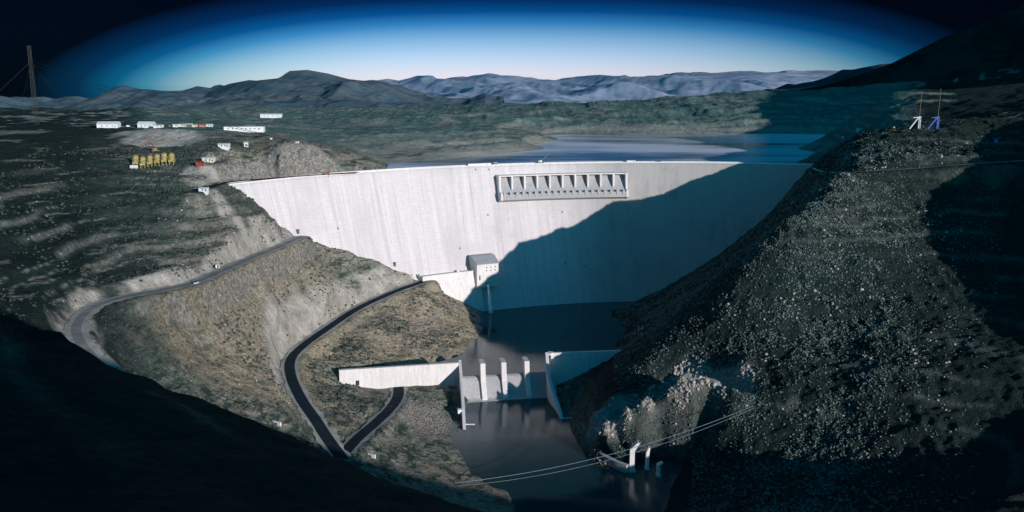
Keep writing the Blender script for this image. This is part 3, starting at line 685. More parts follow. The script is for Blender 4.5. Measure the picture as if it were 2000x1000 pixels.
ribbon('lower_road', ROADS['lo'], 4.4, M_ASPH, 0.10, 'fresh black asphalt road winding down from the dam')
ribbon('branch_verge', ROADS['br'], 7.6, M_GRAVEL, 0.06, 'pale gravel shoulders of the short branch road')
ribbon('branch_road', ROADS['br'], 4.6, M_ASPH, 0.16, 'fresh black asphalt branch road to the wing wall')
ribbon('upper_verge', ROADS['up'], 7.0, M_GRAVEL, 0.02, 'pale gravel shoulders of the upper road', off=0.0)
ribbon('upper_road', ROADS['up'], 2.9, M_ASPH_OLD, 0.10, 'worn grey road along the upper left slope')
ribbon('crest_road', ROADS['cr'], 4.2, M_ASPH, 0.10, 'dark road along the cliff foot to the dam crest')
ribbon('terrace_road', ROADS['rt'], 3.4, M_ASPH_OLD, 0.10, 'grey terrace road on the right hill')

# ------------------------------------------------------------------ the dam
DB = dam_pt(20, 0)
dam = empty('arch_dam', DB, label='huge curved pale concrete arch dam spanning the gorge', cat='dam')
def dam_body():
    na, nz = 150, 44
    As = np.linspace(A_L - 40, A_R + 30, na); Zs = np.linspace(-14, CREST, nz)
    co = []; uvs = []
    for z in Zs:
        for a in As: co.append(dam_pt(a, z)); uvs.append((a, z))
    fs = [(j * na + i, j * na + i + 1, (j + 1) * na + i + 1, (j + 1) * na + i) for j in range(nz - 1) for i in range(na - 1)]
    b0 = len(co)
    for z, t in ((CREST, 9.0), (120, 14.0), (40, 30.0), (-14, 40.0)):       # crest walkway then the water side
        for a in As: co.append(dam_pt(a, z, -t)); uvs.append((a, z + t))
    top = (nz - 1) * na
    for i in range(na - 1):
        fs.append((top + i, top + i + 1, b0 + i + 1, b0 + i))
        for r in range(3): fs.append((b0 + r * na + i, b0 + r * na + i + 1, b0 + (r + 1) * na + i + 1, b0 + (r + 1) * na + i))
    me = bpy.data.meshes.new('arch_wall'); me.from_pydata([(x - DB[0], y - DB[1], z - DB[2]) for x, y, z in co], [], fs)
    uv = me.uv_layers.new(name='UVMap')
    vi = np.empty(len(me.loops), np.int32); me.loops.foreach_get('vertex_index', vi)
    uv.data.foreach_set('uv', np.array(uvs, np.float32)[vi].ravel())
    me.polygons.foreach_set('use_smooth', [True] * ((nz - 1) * (na - 1)) + [False] * (len(me.polygons) - (nz - 1) * (na - 1)))
    me.update()
    if me.polygons[0].normal.y > 0: me.flip_normals()
    me.materials.append(M_DAM); o = bpy.data.objects.new('arch_wall', me); COL.objects.link(o); o.parent = dam
dam_body()
As = np.linspace(A_L, A_R, 160)
for d0_, d1_ in ((0.35, -0.1), (-8.6, -9.2)):
    mb = MB()
    for a, b in zip(As[:-1], As[1:]):
        mb.hexa([dam_pt(a, CREST - 0.4, d0_), dam_pt(b, CREST - 0.4, d0_), dam_pt(b, CREST - 0.4, d1_), dam_pt(a, CREST - 0.4, d1_),
                 dam_pt(a, CREST - .4, d0_)[:2] + (CREST + 1.1,), dam_pt(b, CREST - .4, d0_)[:2] + (CREST + 1.1,), dam_pt(b, CREST - .4, d1_)[:2] + (CREST + 1.1,), dam_pt(a, CREST - .4, d1_)[:2] + (CREST + 1.1,)])
    mb.build('parapet', M_CONC, dam)
# spillway block: ogee apron, piers, end walls, flip blocks
hl, hr = dam_hit(971, 352), dam_hit(1221, 346)
SA0, SA1 = dam_a(hl), dam_a(hr)
Z_T = dam_hit(1100, 340)[2]; Z_L = dam_hit(1100, 379, 14)[2]; Z_B = Z_L - 5.5
def SPL(a, d, z):
    x, y, _ = dam_pt(a, Z_T); th = MID_ANG - a / DR
    return (x - math.cos(th) * d, y - math.sin(th) * d, z)
def back(z): return float(np.linalg.norm(np.array(dam_pt(0, z)[:2]) - np.array(dam_pt(0, Z_T)[:2]))) - 1.5
sp = empty('spillway', SPL((SA0 + SA1) / 2, 0, Z_B)); sp.parent = dam; sp.location = Vector(SPL((SA0 + SA1) / 2, 0, Z_B)) - Vector(DB)
segs = np.linspace(SA0, SA1, 41)
HT = Z_T - Z_L
prof = [(0.6, Z_T - 1.6), (1.4, Z_T - 2.2), (2.6, Z_T - 0.22 * HT), (4.6, Z_T - 0.42 * HT), (7.8, Z_T - 0.64 * HT), (11.5, Z_T - 0.84 * HT), (15.5, Z_L + 0.6), (17.5, Z_L + 1.2), (17.5, Z_B), (10.0, Z_B - 3), (back(Z_B - 3), Z_B - 3), (-1.0, Z_T - 1.6)]
sp_obj = bpy.data.objects.remove(sp); 
def build_strip(name, poly, mat, aa, fn):
    mb = MB(); k = len(poly); vs = [fn(a, d, z) for a in aa for d, z in poly]; fs = []
    for i in range(len(aa) - 1):
        for j in range(k): fs.append((i * k + j, i * k + (j + 1) % k, (i + 1) * k + (j + 1) % k, (i + 1) * k + j))
    fs += [tuple(range(k))[::-1], tuple(range((len(aa) - 1) * k, len(aa) * k))]
    mb.add(vs, fs); return mb
build_strip('spillway_apron', prof, M_CONC, segs, SPL).build('spillway_apron', M_CONC3, dam)
build_strip('spillway_lintel', [(0.4, Z_T - 0.2), (9.6, Z_T - 0.2), (9.6, Z_T + 1.2), (-0.5, Z_T + 1.6)], M_CONC, segs, SPL).build('spillway_lintel', M_CONC, dam)
NB = 10
for k in range(NB + 1):
    a = SA0 + (SA1 - SA0) * k / NB
    if k in (0, NB):
        poly = [(0, Z_T + 1.7), (10.2, Z_T + 1.3), (11.0, Z_T - 0.45 * HT), (13.5, Z_L + 4), (18.2, Z_L + 3.5), (18.2, Z_B - .1), (10, Z_B - 3.2), (back(Z_B - 3.2), Z_B - 3.2)]
        name = 'end_wall'; w = 1.3
    else:
        poly = [(0.2, Z_T - 0.22), (9.9, Z_T - 0.22), (10.4, Z_T - 0.40 * HT), (10.9, Z_T - 0.70 * HT), (8.4, Z_T - 0.72 * HT), (0.2, Z_T - 3.5)]
        name = 'spillway_pier'; w = 1.1
    MB().prism(poly, SPL, a - w, a + w).build(name, M_CONC, dam)
for k in range(2 * NB):
    a = SA0 + (SA1 - SA0) * (k + 0.5) / (2 * NB)
    poly = [(12.5, Z_L + 1.0), (13.2, Z_L + 3.4), (17.9, Z_L + 3.9), (18.4, Z_L - 1.5), (16.5, Z_L - 1.8)]
    MB().prism(poly, SPL, a - 1.7, a + 0.9).build('flip_block', M_CONC2, dam)
for x, y in [(660, 446), (953, 420), (1098, 414), (929, 331), (955, 331), (898, 485), (1104, 514), (1143, 520)]:
    p = dam_hit(x, y); a = dam_a(p); z = p[2]
    mb = MB(); mb.hexa([dam_pt(a - .7, z - 1.1, .25), dam_pt(a + .7, z - 1.1, .25), dam_pt(a + .7, z - 1.1, -.6), dam_pt(a - .7, z - 1.1, -.6), dam_pt(a - .7, z + 1.1, .25), dam_pt(a + .7, z + 1.1, .25), dam_pt(a + .7, z + 1.1, -.6), dam_pt(a - .7, z + 1.1, -.6)])
    mb.build('gallery_opening', M_DARK, dam)

# access wall with its deck, low on the left
awp = [(834, 545), (860, 539), (890, 534), (915, 530), (934, 527)]
OFF = 11.0
aw = [dam_hit(x, y, OFF) for x, y in awp]
awz = float(np.mean([p[2] for p in aw])); aa0, aa1 = dam_a(aw[0]) - 6, dam_a(aw[-1]) + 3
def AW(a, d, z): return SPZ(a, d, z, awz)
def SPZ(a, d, z, zr):
    x, y, _ = dam_pt(a, zr); th = MID_ANG - a / DR
    return (x - math.cos(th) * d, y - math.sin(th) * d, z)
aroot = empty('access_wall', AW(aa0, 0, awz), label='pale curved concrete wall carrying a walkway to the valve house', cat='wall')
ss = np.linspace(aa0, aa1, 20)
build_strip('wall', [(-14, awz), (OFF, awz), (OFF + 3.5, awz - 16), (OFF + 9, awz - 46), (-14, awz - 46)], M_CONC, ss, AW).build('retaining_wall', M_CONC, aroot)
build_strip('parapet', [(OFF - .3, awz + .01), (OFF + .5, awz - .6), (OFF + .5, awz + 1.3), (OFF - .3, awz + 1.3)], M_CONC, ss, AW).build('parapet', M_CONC, aroot)
for k in range(24):
    a = aa0 + (aa1 - aa0) * (k + .5) / 24
    MB().tube(AW(a, OFF + .1, awz + 1.3), AW(a, OFF + .1, awz + 2.4), .12, 5).build('rail_post', M_STEEL, aroot)

# valve house
vh0, vh1 = dam_hit(931, 530, 18), dam_hit(972, 520, 18)
va0, va1 = dam_a(vh0), dam_a(vh1); vz = awz
def VH(a, d, z): return SPZ(a, d, z, vz)
z_eave = dam_hit(950, 514, 19)[2]; z_ridge = z_eave + 6.5; z_bot = dam_hit(945, 551, 21)[2] - 2
vroot = empty('valve_house', VH((va0 + va1) / 2, 8, z_bot), label='grey roofed concrete valve house standing against the dam', cat='building')
MB().prism([(-12, z_bot - 6), (18.5, z_bot - 6), (18.5, z_eave), (4, z_ridge), (-12, z_ridge)], VH, va0, va1).build('wall', M_CONC, vroot)
MB().prism([(19.8, z_eave - .5), (19.8, z_eave + .2), (4, z_ridge + .9), (-6, z_ridge + .9), (-6, z_ridge + .1), (4, z_ridge + .1)], VH, va0 - .8, va1 + .8).build('roof', M_ROOF, vroot)
MB().prism([(18.3, z_bot + 3), (18.9, z_bot + 3), (18.9, z_bot + 9), (18.3, z_bot + 9)], VH, va0 + 3.2, va0 + 4.8).build('door', M_DARK, vroot)
for k in range(3):
    for r in range(2):
        a = va0 + (va1 - va0) * (0.42 + 0.2 * k)
        MB().prism([(18.3, z_eave - 5 - 4 * r), (18.8, z_eave - 5 - 4 * r), (18.8, z_eave - 3.6 - 4 * r), (18.3, z_eave - 3.6 - 4 * r)], VH, a, a + 1.3).build('window', M_GLASS, vroot)
oz = z_bot - 1.5; oa = va0 + (va1 - va0) * .45
MB().tube(VH(oa, 17, oz), VH(oa, 21, oz - .4), 1.5, 12).build('outlet_pipe', M_STEEL, vroot)

# water jet
def jet_mat():
    m, nt, b = new_mat('white_spray'); p = geo_pos(nt)
    nz = noise(nt, mapped(nt, p, (0.9, 0.9, 0.12)), 1.0, 6, 0.7)
    b.inputs['Base Color'].default_value = (0.86, 0.9, 0.95, 1); b.inputs['Roughness'].default_value = 0.7
    nt.links.new(mathn(nt, 'MULTIPLY', ramp(nt, nz, 0.28, 0.6), 0.95), b.inputs['Alpha']); return m
M_JET = jet_mat()
jp = []
for k in range(22):
    t = k / 21 * math.sqrt(2 * (oz + 0.5) / 9.81); jp.append((21 + 3.4 * t, oz - .4 - 4.905 * t * t, 0.9 + 1.6 * k / 21))
mb = MB(); nseg = 12
vs = [VH(oa + r * math.cos(q) * (1 + .25 * math.sin(3 * q + i)), d + r * math.sin(q), max(z, .05)) for i, (d, z, r) in enumerate(jp) for q in [2 * math.pi * j / nseg for j in range(nseg)]]
mb.add(vs, [(i * nseg + j, i * nseg + (j + 1) % nseg, (i + 1) * nseg + (j + 1) % nseg, (i + 1) * nseg + j) for i in range(len(jp) - 1) for j in range(nseg)])
jet = mb.build('water_jet', M_JET, smooth=True)
tag(jet, 'white jet of water falling from the valve house outlet', 'water jet')

# ------------------------------------------------------------------ weir and its walls
wroot = empty('weir', W3(WLEN / 2, 0, RIVER_Z), label='low concrete weir with a sloped face and three upright piers', cat='weir')
og = [(-4, -14), (-4, 0.6), (-2.5, 1.8), (0, 2.1), (2.5, 1.2), (5, -1.2), (15, -14.2), (17.5, -15.5), (19.5, -15.7), (19.5, -22), (-4, -22)]
build_strip('s', og, M_CONC2, np.linspace(-3, WLEN + 3, 8), W3).build('weir_face', M_CONC3, wroot)
for px_ in (943, 984, 1029):
    best = min(np.linspace(0, WLEN, 400), key=lambda a: abs((lambda P: 1000 + F * P[0] / (P[1] * CP + (CAM_Z - P[2]) * SP))(W3(a, 5, 8)) - px_))
    MB().prism([(-9, -10), (-9, 15.2), (5.5, 15.2), (8.2, 0.5), (8.6, -1.5), (17.6, -13.5), (17.6, -16.5), (-4, -16.5)], W3, best - 2.3, best + 2.3).build('pier', M_CONC, wroot, bevel=.12)
def wall_solid(pts, w, name, mat, parent):       # pts: (x, y, ztop, zbot), closed solid of thickness w
    P = np.array([p[:2] for p in pts], float); d = np.gradient(P, axis=0); d /= np.linalg.norm(d, axis=1)[:, None]; nr = np.c_[-d[:, 1], d[:, 0]]
    mb = MB(); vs = []
    for i, p in enumerate(pts):
        a = P[i] + nr[i] * w / 2; b = P[i] - nr[i] * w / 2
        vs += [(*a, p[3]), (*b, p[3]), (*b, p[2]), (*a, p[2])]
    fs = [(4 * i + j, 4 * i + (j + 1) % 4, 4 * i + 4 + (j + 1) % 4, 4 * i + 4 + j) for i in range(len(pts) - 1) for j in range(4)]
    k = 4 * (len(pts) - 1); fs += [(3, 2, 1, 0), (k, k + 1, k + 2, k + 3)]
    mb.add(vs, fs); return mb.build(name, mat, parent, bevel=.12)
def wp(px, py, Y, zb):
    p = T(px, py, Y=Y); return (p[0], p[1], p[2], zb)
wl = [wp(898, 703, 783, -20), wp(900, 728, 766, -20), wp(903, 762, 742, -20), wp(905, 800, 716, -22), wp(907, 840, 694, -24)]
lroot = empty('training_wall', (wl[2][0], wl[2][1], RIVER_Z), label='straight thin concrete wall sloping down the left side of the weir channel', cat='channel wall')
wall_solid(wl, 2.6, 'wall', M_CONC, lroot)
p = T(903, 802, Y=716); MB().box((p[0] - 2.4, p[1], p[2] - 2), (3.2, 4, 3.5), .2).build('gauge_box', M_WHITE, lroot)
wr = [wp(1068, 688, 795, -20), wp(1070, 712, 782, -20), wp(1073, 737, 768, -20), wp(1079, 760, 754, -20), wp(1088, 784, 740, -22), wp(1094, 803, 728, -22), wp(1098, 822, 716, -24)]
rroot = empty('training_wall', (wr[2][0], wr[2][1], RIVER_Z), label='curved concrete wall flaring out along the right side of the weir channel', cat='channel wall')
wall_solid(wr, 3.0, 'wall', M_CONC, rroot)
q0, q1 = W3(-1, -1, 0), T(662, 722, z=17.0)
zt0 = T(898, 704, Y=783)[2]
wing = []
for k in range(9):
    t = k / 8; x = q0[0] + (q1[0] - q0[0]) * t; y = q0[1] + (q1[1] - q0[1]) * t
    wing.append((x, y, zt0 + (q1[2] - zt0) * t, -14))
wgroot = empty('wing_wall', (wing[4][0], wing[4][1], -10), label='long pale retaining wall running left from the weir above the branch road', cat='retaining wall')
wall_solid(wing, 3.0, 'wall', M_CONC, wgroot)
wall_solid([(a, b - .2, c + .02, c - 1.3) for a, b, c, _ in wing], 3.8, 'coping', M_CONC, wgroot)
dp = wing[7]; MB().box((dp[0] + 3, dp[1] - 1.4, H(dp[0], dp[1] - 3) + .2), (2.6, 1.6, 4), .2).build('door', M_DARK, wgroot)
e0, e1 = W3(WLEN + 1, -4, 0), T(1215, 681, z=20.5)
rw = [(e0[0] + (e1[0] - e0[0]) * k / 6, e0[1] + (e1[1] - e0[1]) * k / 6, T(1070, 688, Y=797)[2], -14) for k in range(7)]
rgroot = empty('wing_wall', (rw[3][0], rw[3][1], -10), label='short retaining wall running right from the weir into the shaded hillside', cat='retaining wall')
wall_solid(rw, 3.0, 'wall', M_CONC, rgroot)
MB().tube((rw[0][0], rw[0][1], rw[0][2] - 2), (rw[0][0], rw[0][1], rw[0][2] + .5), 3.0, 14).build('corner_post', M_CONC, rgroot)
for (px_, py_, s, lab) in ((917, 829, 1, 'thin white gauge beam reaching out from the left channel wall'), (1108, 817, 1, 'thin white gauge beam reaching out from the right channel wall')):
    p = T(px_, py_, z=-14.6)
    b = empty('gauge_beam', (p[0], p[1], RIVER_Z), label=lab, cat='gauge beam', group='gauge beams over the river')
    MB().box((p[0], p[1], -14.8), (9, .8, .7)).build('beam', M_WHITE, b); MB().tube((p[0] + 3.5, p[1], -18), (p[0] + 3.5, p[1], -14.8), .25).build('post', M_STEEL, b)

# tunnel outlet pillars and the curved dyke wall
def pillar(px_, py_, Y, h, w, lean, lab):
    p = T(px_, py_, Y=Y); x, y, z = p; zb = -20
    r = empty('outlet_pillar', (x, y, zb), label=lab, cat='pillar', group='concrete pillars of the tunnel outlet')
    mb = MB(); hw = w / 2
    prof = [(-hw, zb), (hw, zb), (hw, z + h * .55), (hw + lean, z + h), (hw * .2 + lean - hw * .4, z + h), (-hw, z + h * .62)]
    mb.prism(prof, lambda a, d, zz: (x + d, y + a, zz), -2.0, 2.0); mb.build('shaft', M_CONC, r, bevel=.1)
    mb2 = MB(); mb2.box((x, y, zb), (w * 1.5, 6, RIVER_Z - zb + 1.2)); mb2.build('footing', M_CONC2, r)
pillar(1234, 900, 614, 15, 3.6, 4.0, 'widest bent concrete pillar nearest the curved dyke at the tunnel outlet')
pillar(1264, 900, 618, 11, 2.4, 0.6, 'slim upright concrete pillar in the middle of the tunnel outlet')
pillar(1286, 915, 606, 5, 2.2, 2.0, 'short stub concrete pillar rightmost at the tunnel outlet')
dk = [T(x, y, z=z) for x, y, z in [(1140, 826, -8), (1148, 848, -9), (1160, 868, -9.5), (1178, 886, -10), (1200, 898, -10), (1226, 908, -10)]]
dkc = catmull(dk, 6)
droot = empty('dyke_wall', tuple(dk[3]), label='curved pale dyke wall between the river and the tunnel outlet', cat='dyke wall')
wall_solid([(p[0], p[1], p[2], -20) for p in dkc], 3.4, 'wall', M_CONC2, droot)

# boulders along the dyke and riprap (nobody could count them)
def blob(seed, sub=1):
    import bmesh
    bm = bmesh.new(); bmesh.ops.create_icosphere(bm, subdivisions=sub, radius=1.0)
    v = np.array([p.co[:] for p in bm.verts]); f = np.array([[q.index for q in fc.verts] for fc in bm.faces]); bm.free()
    r = np.random.default_rng(seed); v = v * (1 + r.uniform(-.45, .4, (len(v), 1))); return v, f
def scatter(name, pts, rad, zs, mat, label, sub=1, squash=0.8):
    protos = [blob(100 + k, sub) for k in range(10)]; VV = []; FF = []; off = 0
    for i, (x, y) in enumerate(pts):
        v, f = protos[i % 10]; r = rad[i]; t = rng.uniform(0, 6.28); ca, sa = math.cos(t), math.sin(t)
        s = np.array([r * rng.uniform(.8, 1.25), r * rng.uniform(.8, 1.25), r * squash * rng.uniform(.75, 1.3)])
        q = v * s; q = np.c_[q[:, 0] * ca - q[:, 1] * sa + x, q[:, 0] * sa + q[:, 1] * ca + y, q[:, 2] + zs[i]]
        VV.append(q); FF.append(f + off); off += len(q)
    VV = np.concatenate(VV).astype(np.float32); FF = np.concatenate(FF).astype(np.int32)
    me = bpy.data.meshes.new(name); me.vertices.add(len(VV)); me.vertices.foreach_set('co', VV.ravel())
    me.loops.add(FF.size); me.loops.foreach_set('vertex_index', FF.ravel()); me.polygons.add(len(FF)); me.polygons.foreach_set('loop_start', np.arange(0, FF.size, 3, dtype=np.int32)); me.update()
    me.materials.append(mat); o = bpy.data.objects.new(name, me); COL.objects.link(o); return tag(o, label, None, None, 'stuff')
M_BUSH = paint('scrub_leaf', (0.09, 0.125, 0.115), 0.9, 0.9, 0.35)
M_BUSH2 = paint('green_scrub_leaf', (0.035, 0.055, 0.042), 0.9, 0.6, 0.3)
M_ROCK2 = paint('lichen_rock', (0.33, 0.30, 0.275), 0.9, 0.6, 0.7)
M_ROCK = paint('pale_rock', (0.25, 0.225, 0.20), 0.9, 0.5, 0.8)
pts = []
for p in resample(dkc, 1.2):
    for _ in range(4): pts.append((p[0] + rng.normal(0, 2.0) - 3.0, p[1] + rng.normal(0, 2.0) - 2.0))
for _ in range(900):
    a = rng.uniform(0, 1); x = T(835, 815, z=-9); pts.append((x[0] + rng.normal(0, 12), x[1] + rng.normal(0, 15)))
pts = np.array(pts); zz = Hs(pts[:, 0], pts[:, 1]); k = zz > -19; pts = pts[k]; zz = zz[k]
scatter('riprap', pts, rng.uniform(.3, .8, len(pts)), np.maximum(zz + .1, -16.4), M_ROCK, 'loose pale riprap stones along the river edge', 1, .7)

def region(nmax, x0, x1, y0, y1, dens):
    x = rng.uniform(x0, x1, nmax); y = rng.uniform(y0, y1, nmax)
    return x[rng.uniform(size=nmax) < dens(x, y)], y[rng.uniform(size=nmax) < 2] if False else None
def bil2(A, x, y): return bil(GX, GY, A, x, y)
# right hillside scrub
x = rng.uniform(40, 560, 270000); y = rng.uniform(440, 1120, 270000)
z = Hs(x, y); k = (x / y > 0.12) & (z > -12) & (bil2(dr, x, y) > 6) & (bil2(rkm, x, y) < .25) & (x / y < 0.56)
k &= rng.uniform(size=len(x)) < (0.22 + 0.72 * sstep(-0.2, 0.25, fbm(x, y, 22, 4, 3))) * (1 - 0.88 * sstep(0.36, 0.50, x / y)) * (1 - 0.8 * sstep(190, 215, z))
x, y, z = x[k], y[k], z[k]
scatter('scrub', np.c_[x, y], 0.36 + 0.75 * rng.uniform(size=len(x)) ** 2.2, z + .05, M_BUSH, 'low grey green scrub covering the right hillside', 1, .8)
x = rng.uniform(-520, 20, 110000); y = rng.uniform(480, 1000, 110000)
z = Hs(x, y); dens = sstep(-0.08, .22, fbm(x, y, 38, 4, 19)) * .7 + .10
k = (z > 2) & (bil2(dr, x, y) > 10) & (rng.uniform(size=len(x)) < dens * np.where(z < 105, 0.55, 1.0) * (1 - 0.85 * sstep(0.30, 0.46, -x / y))) & (bil2(rock, x, y) < .45)
# keep clear of the dam wall
x, y, z = x[k], y[k], z[k]
scatter('scrub', np.c_[x, y], 0.4 + 1.1 * rng.uniform(size=len(x)) ** 2, z + .15, M_BUSH2, 'dark green scrub dotted over the left hillside', 1, .75)

x = rng.uniform(60, 520, 60000); y = rng.uniform(450, 1000, 60000); z = Hs(x, y)
blf = bil2(rock, x, y)
k = (x / y > 0.1) & (x / y < 0.52) & (z > -5) & (bil2(dr, x, y) > 6) & (rng.uniform(size=len(x)) < 0.30 * sstep(0.25, 0.5, fbm(x, y, 34, 4, 71)) + 0.22 * (blf > .35) + 0.004)
x, y, z = x[k], y[k], z[k]
scatter('stones', np.c_[x, y], 0.30 + 1.5 * rng.uniform(size=len(x)) ** 6, z, M_ROCK2, 'pale stones and outcrops strewn over the right hillside', 1, .8)
x = rng.uniform(-480, 10, 70000); y = rng.uniform(500, 1000, 70000); z = Hs(x, y); blf = bil2(rock, x, y)
k = (z > 2) & (bil2(dr, x, y) > 9) & (rng.uniform(size=len(x)) < 0.35 * sstep(0.28, 0.5, fbm(x, y, 30, 4, 73)) + 0.3 * (blf > .5) + 0.008) & (rng.uniform(size=len(x)) > 0.9 * sstep(0.30, 0.46, -x / y))
x, y, z = x[k], y[k], z[k]
scatter('stones', np.c_[x, y], 0.3 + 0.9 * rng.uniform(size=len(x)) ** 4, z, M_ROCK2, 'pale stones strewn over the left hillside', 1, .75)

x = rng.uniform(60, 200, 26000); y = rng.uniform(590, 710, 26000); z = Hs(x, y); k = (bil2(rkm, x, y) > 0.25) & (z > -15) & (rng.uniform(size=len(x)) < 0.12 + 0.7 * np.clip(bil2(slope, x, y) - 0.8, 0, 1))
x, y, z = x[k], y[k], z[k]
scatter('outcrop_stones', np.c_[x, y], 0.35 + 1.5 * rng.uniform(size=len(x)) ** 4, z - .25, M_ROCK2, 'broken pale rock of the cut at the tunnel outlet', 1, 1.1)

# ------------------------------------------------------------------ cables over the river
def cable(name, a, b, sag, r, mat, label, cat, group=None, n=24):
    a = np.array(a, float); b = np.array(b, float); P = [a + (b - a) * t - np.array([0, 0, 4 * sag * t * (1 - t)]) for t in np.linspace(0, 1, n)]
    return tag(MB().path(P, r, 5).build(name, mat), label, cat, group)
ca, cb = ground_at(1472, 795), ground_at(890, 946)
cable('cable', ca + [0, 0, 1], cb + [0, 0, 1.0], 9, .15, M_CABLE, 'upper of two pale cables strung across the river at the tunnel outlet', 'cable', 'cables across the river')
cable('cable', ca + [0, -2.5, 0.4], cb + [3, -4.0, .6], 10.5, .11, M_CABLE, 'lower thinner of two pale cables strung across the river', 'cable', 'cables across the river')

# ------------------------------------------------------------------ cableway mast and ropes on the left plateau
mp = ground_at(72, 244)
mast = empty('cableway_mast', tuple(mp), label='tall dark lattice mast with guy ropes on the left plateau', cat='mast')
Hm = 118.0
for sx, sy in ((-1, -1), (1, -1), (1, 1), (-1, 1)):
    MB().tube((mp[0] + sx * 2.4, mp[1] + sy * 2.4, mp[2] - 3), (mp[0] + sx * 1.6, mp[1] + sy * 1.6, mp[2] + Hm), .2, 5).build('mast_leg', M_DCABLE, mast)
mb = MB(); n_ = 26
for k in range(n_):
    z0, z1 = mp[2] + Hm * k / n_, mp[2] + Hm * (k + 1) / n_; w = 2.4 - .8 * k / n_
    c = [(mp[0] - w, mp[1] - w), (mp[0] + w, mp[1] - w), (mp[0] + w, mp[1] + w), (mp[0] - w, mp[1] + w)]
    for i in range(4):
        a, b = c[i], c[(i + 1) % 4]
        if k % 2: a, b = b, a
        mb.tube((*a, z0), (*b, z1), .11, 4); mb.tube((*a, z1), (*b, z1), .11, 4)
mb.build('lattice', M_DCABLE, mast)
mtop = np.array([mp[0], mp[1], mp[2] + Hm * .80])
for dx, dy in ((70, 10), (-95, -25), (20, 90), (30, -110)):
    g = np.array([mp[0] + dx, mp[1] + dy, H(mp[0] + dx, mp[1] + dy)])
    MB().path([mtop + (g - mtop) * t for t in np.linspace(0, 1, 6)], .2, 4).build('guy_rope', M_DCABLE, mast)
an = ground_at(560, 276)
for k, (s, lab) in enumerate(((5, 'upper dark cableway rope from the lattice mast to the plateau'), (9, 'lower dark cableway rope from the lattice mast to the plateau'))):
    cable('cableway_rope', mtop + [0, 0, 2 - 4 * k], an + [k * 3, 0, 1], s, .26, M_DCABLE, lab, 'rope', 'ropes of the cableway')

# right cableway anchors
def anchor(px_, py_, Y, mat, h, mh, lab):
    p = T(px_, py_, Y=Y); p[2] = H(p[0], p[1]) - .3; x, y, z = p
    r = empty('cableway_anchor', (x, y, z), label=lab, cat='cableway anchor', group='cableway anchors on the right knoll')
    MB().tube((x - 10, y, z), (x, y, z + h), .75, 6).build('strut', mat, r)
    mb = MB()
    for k in range(6): mb.tube((x + 1 + 1.0 * (-1) ** k, y, z + h * k / 6), (x + 1 - 1.0 * (-1) ** k, y, z + h * (k + 1) / 6), .35, 4)
    mb.tube((x + 2, y, z), (x + 2, y, z + h), .4, 5); mb.tube((x, y, z), (x, y, z + h), .4, 5); mb.build('lattice_leg', mat, r)
    MB().tube((x - 6.5, y, z + h - 1.2), (x + 2.5, y, z + h - .2), .5, 6).build('beam', mat, r)
    MB().tube((x + .5, y, z + h), (x + .8, y, z + h + mh), .3, 5, .22).build('mast_pole', M_BROWN, r)
anchor(1793, 252, 1045, M_WHITE, 14, 29, 'white braced steel cableway anchor with a thin pole on the knoll')
anchor(1829, 253, 1038, M_BLUE, 14, 32, 'blue braced steel cableway anchor with a thin pole on the knoll')

# ------------------------------------------------------------------ buildings
def house(px_, py_, w, dp_, hh, roof_h, lab, wall=M_WHITE, roof=M_WHITE, group=None, rz=0.0, cat='house', wins=2, name='house'):
    w, hh, roof_h = w * .92, hh * .82, roof_h * .8
    p = ground_at(px_, py_); x, y, z = p; z = max(z, max(H(x + a * w / 2, y + b * dp_ / 2) for a in (-1, 0, 1) for b in (-1, 1))) - .4
    r = empty(name, (x, y, z), rz, lab, cat, group)
    MB().box((0, 0, -3), (w, dp_, hh + 3.6)).build('wall', wall, r, world=False)
    b = hh + .6; o = .7
    MB().add([(-w / 2 - o, -dp_ / 2 - o, b), (w / 2 + o, -dp_ / 2 - o, b), (w / 2 + o, dp_ / 2 + o, b), (-w / 2 - o, dp_ / 2 + o, b), (-w / 2 - o, 0, b + roof_h), (w / 2 + o, 0, b + roof_h)],
             [(0, 1, 5, 4), (2, 3, 4, 5), (0, 4, 3), (1, 2, 5), (3, 2, 1, 0)]).build('roof', roof, r, world=False)
    for k in range(wins):
        MB().box((-w / 2 + w * (k + 1) / (wins + 1), -dp_ / 2 - .02, 1.4), (1.4, .12, min(1.5, hh * .45))).build('window', M_GLASS, r, world=False)
    MB().box((w / 2 - w * .12, -dp_ / 2 - .03, .6), (1.1, .12, min(2.1, hh * .75))).build('door', M_DARK, r, world=False)
    return r
house(213, 249, 30, 16, 5.0, 4.2, 'large white gabled hall, leftmost white building on the plateau', wins=3, rz=.12)
house(207, 247.5, 12, 9, 3.5, 2.0, 'low white open shed in front of the large white hall', wins=1, rz=.1)
house(287, 249, 23, 12, 4.6, 4.4, 'white gabled house in the middle of the plateau', wins=3)
house(310, 249, 13, 7, 2.8, 1.2, 'low white annex right beside the white gabled house', wins=1)
cols = [(344, M_WHITE, M_BROWN, 'small white hut with a brown roof, leftmost of the settlement row'), (357, M_CREAM, M_ROOF, 'cream hut second in the settlement row on the plateau'), (369, M_STEEL, M_WHITE, 'grey hut with a white roof in the middle of the settlement row'), (381, M_CREAM, M_BROWN, 'cream hut with a brown roof, fourth in the settlement row'), (396, M_ORANGE, M_BROWN, 'orange brick hut fifth in the settlement row'), (409, M_WHITE, M_WHITE, 'all white hut at the right end of the settlement row')]
for k, (x, w, rf, lab) in enumerate(cols): house(x, 247.5, 7.5 + (k % 3), 6, 3.2, 1.6, lab, w, rf, 'huts of the plateau settlement', wins=1)
house(478, 257, 56, 12, 5.0, 1.6, 'very long white building with a raised centre gable', M_WHITE, M_STEEL, wins=8, cat='building', rz=.10)
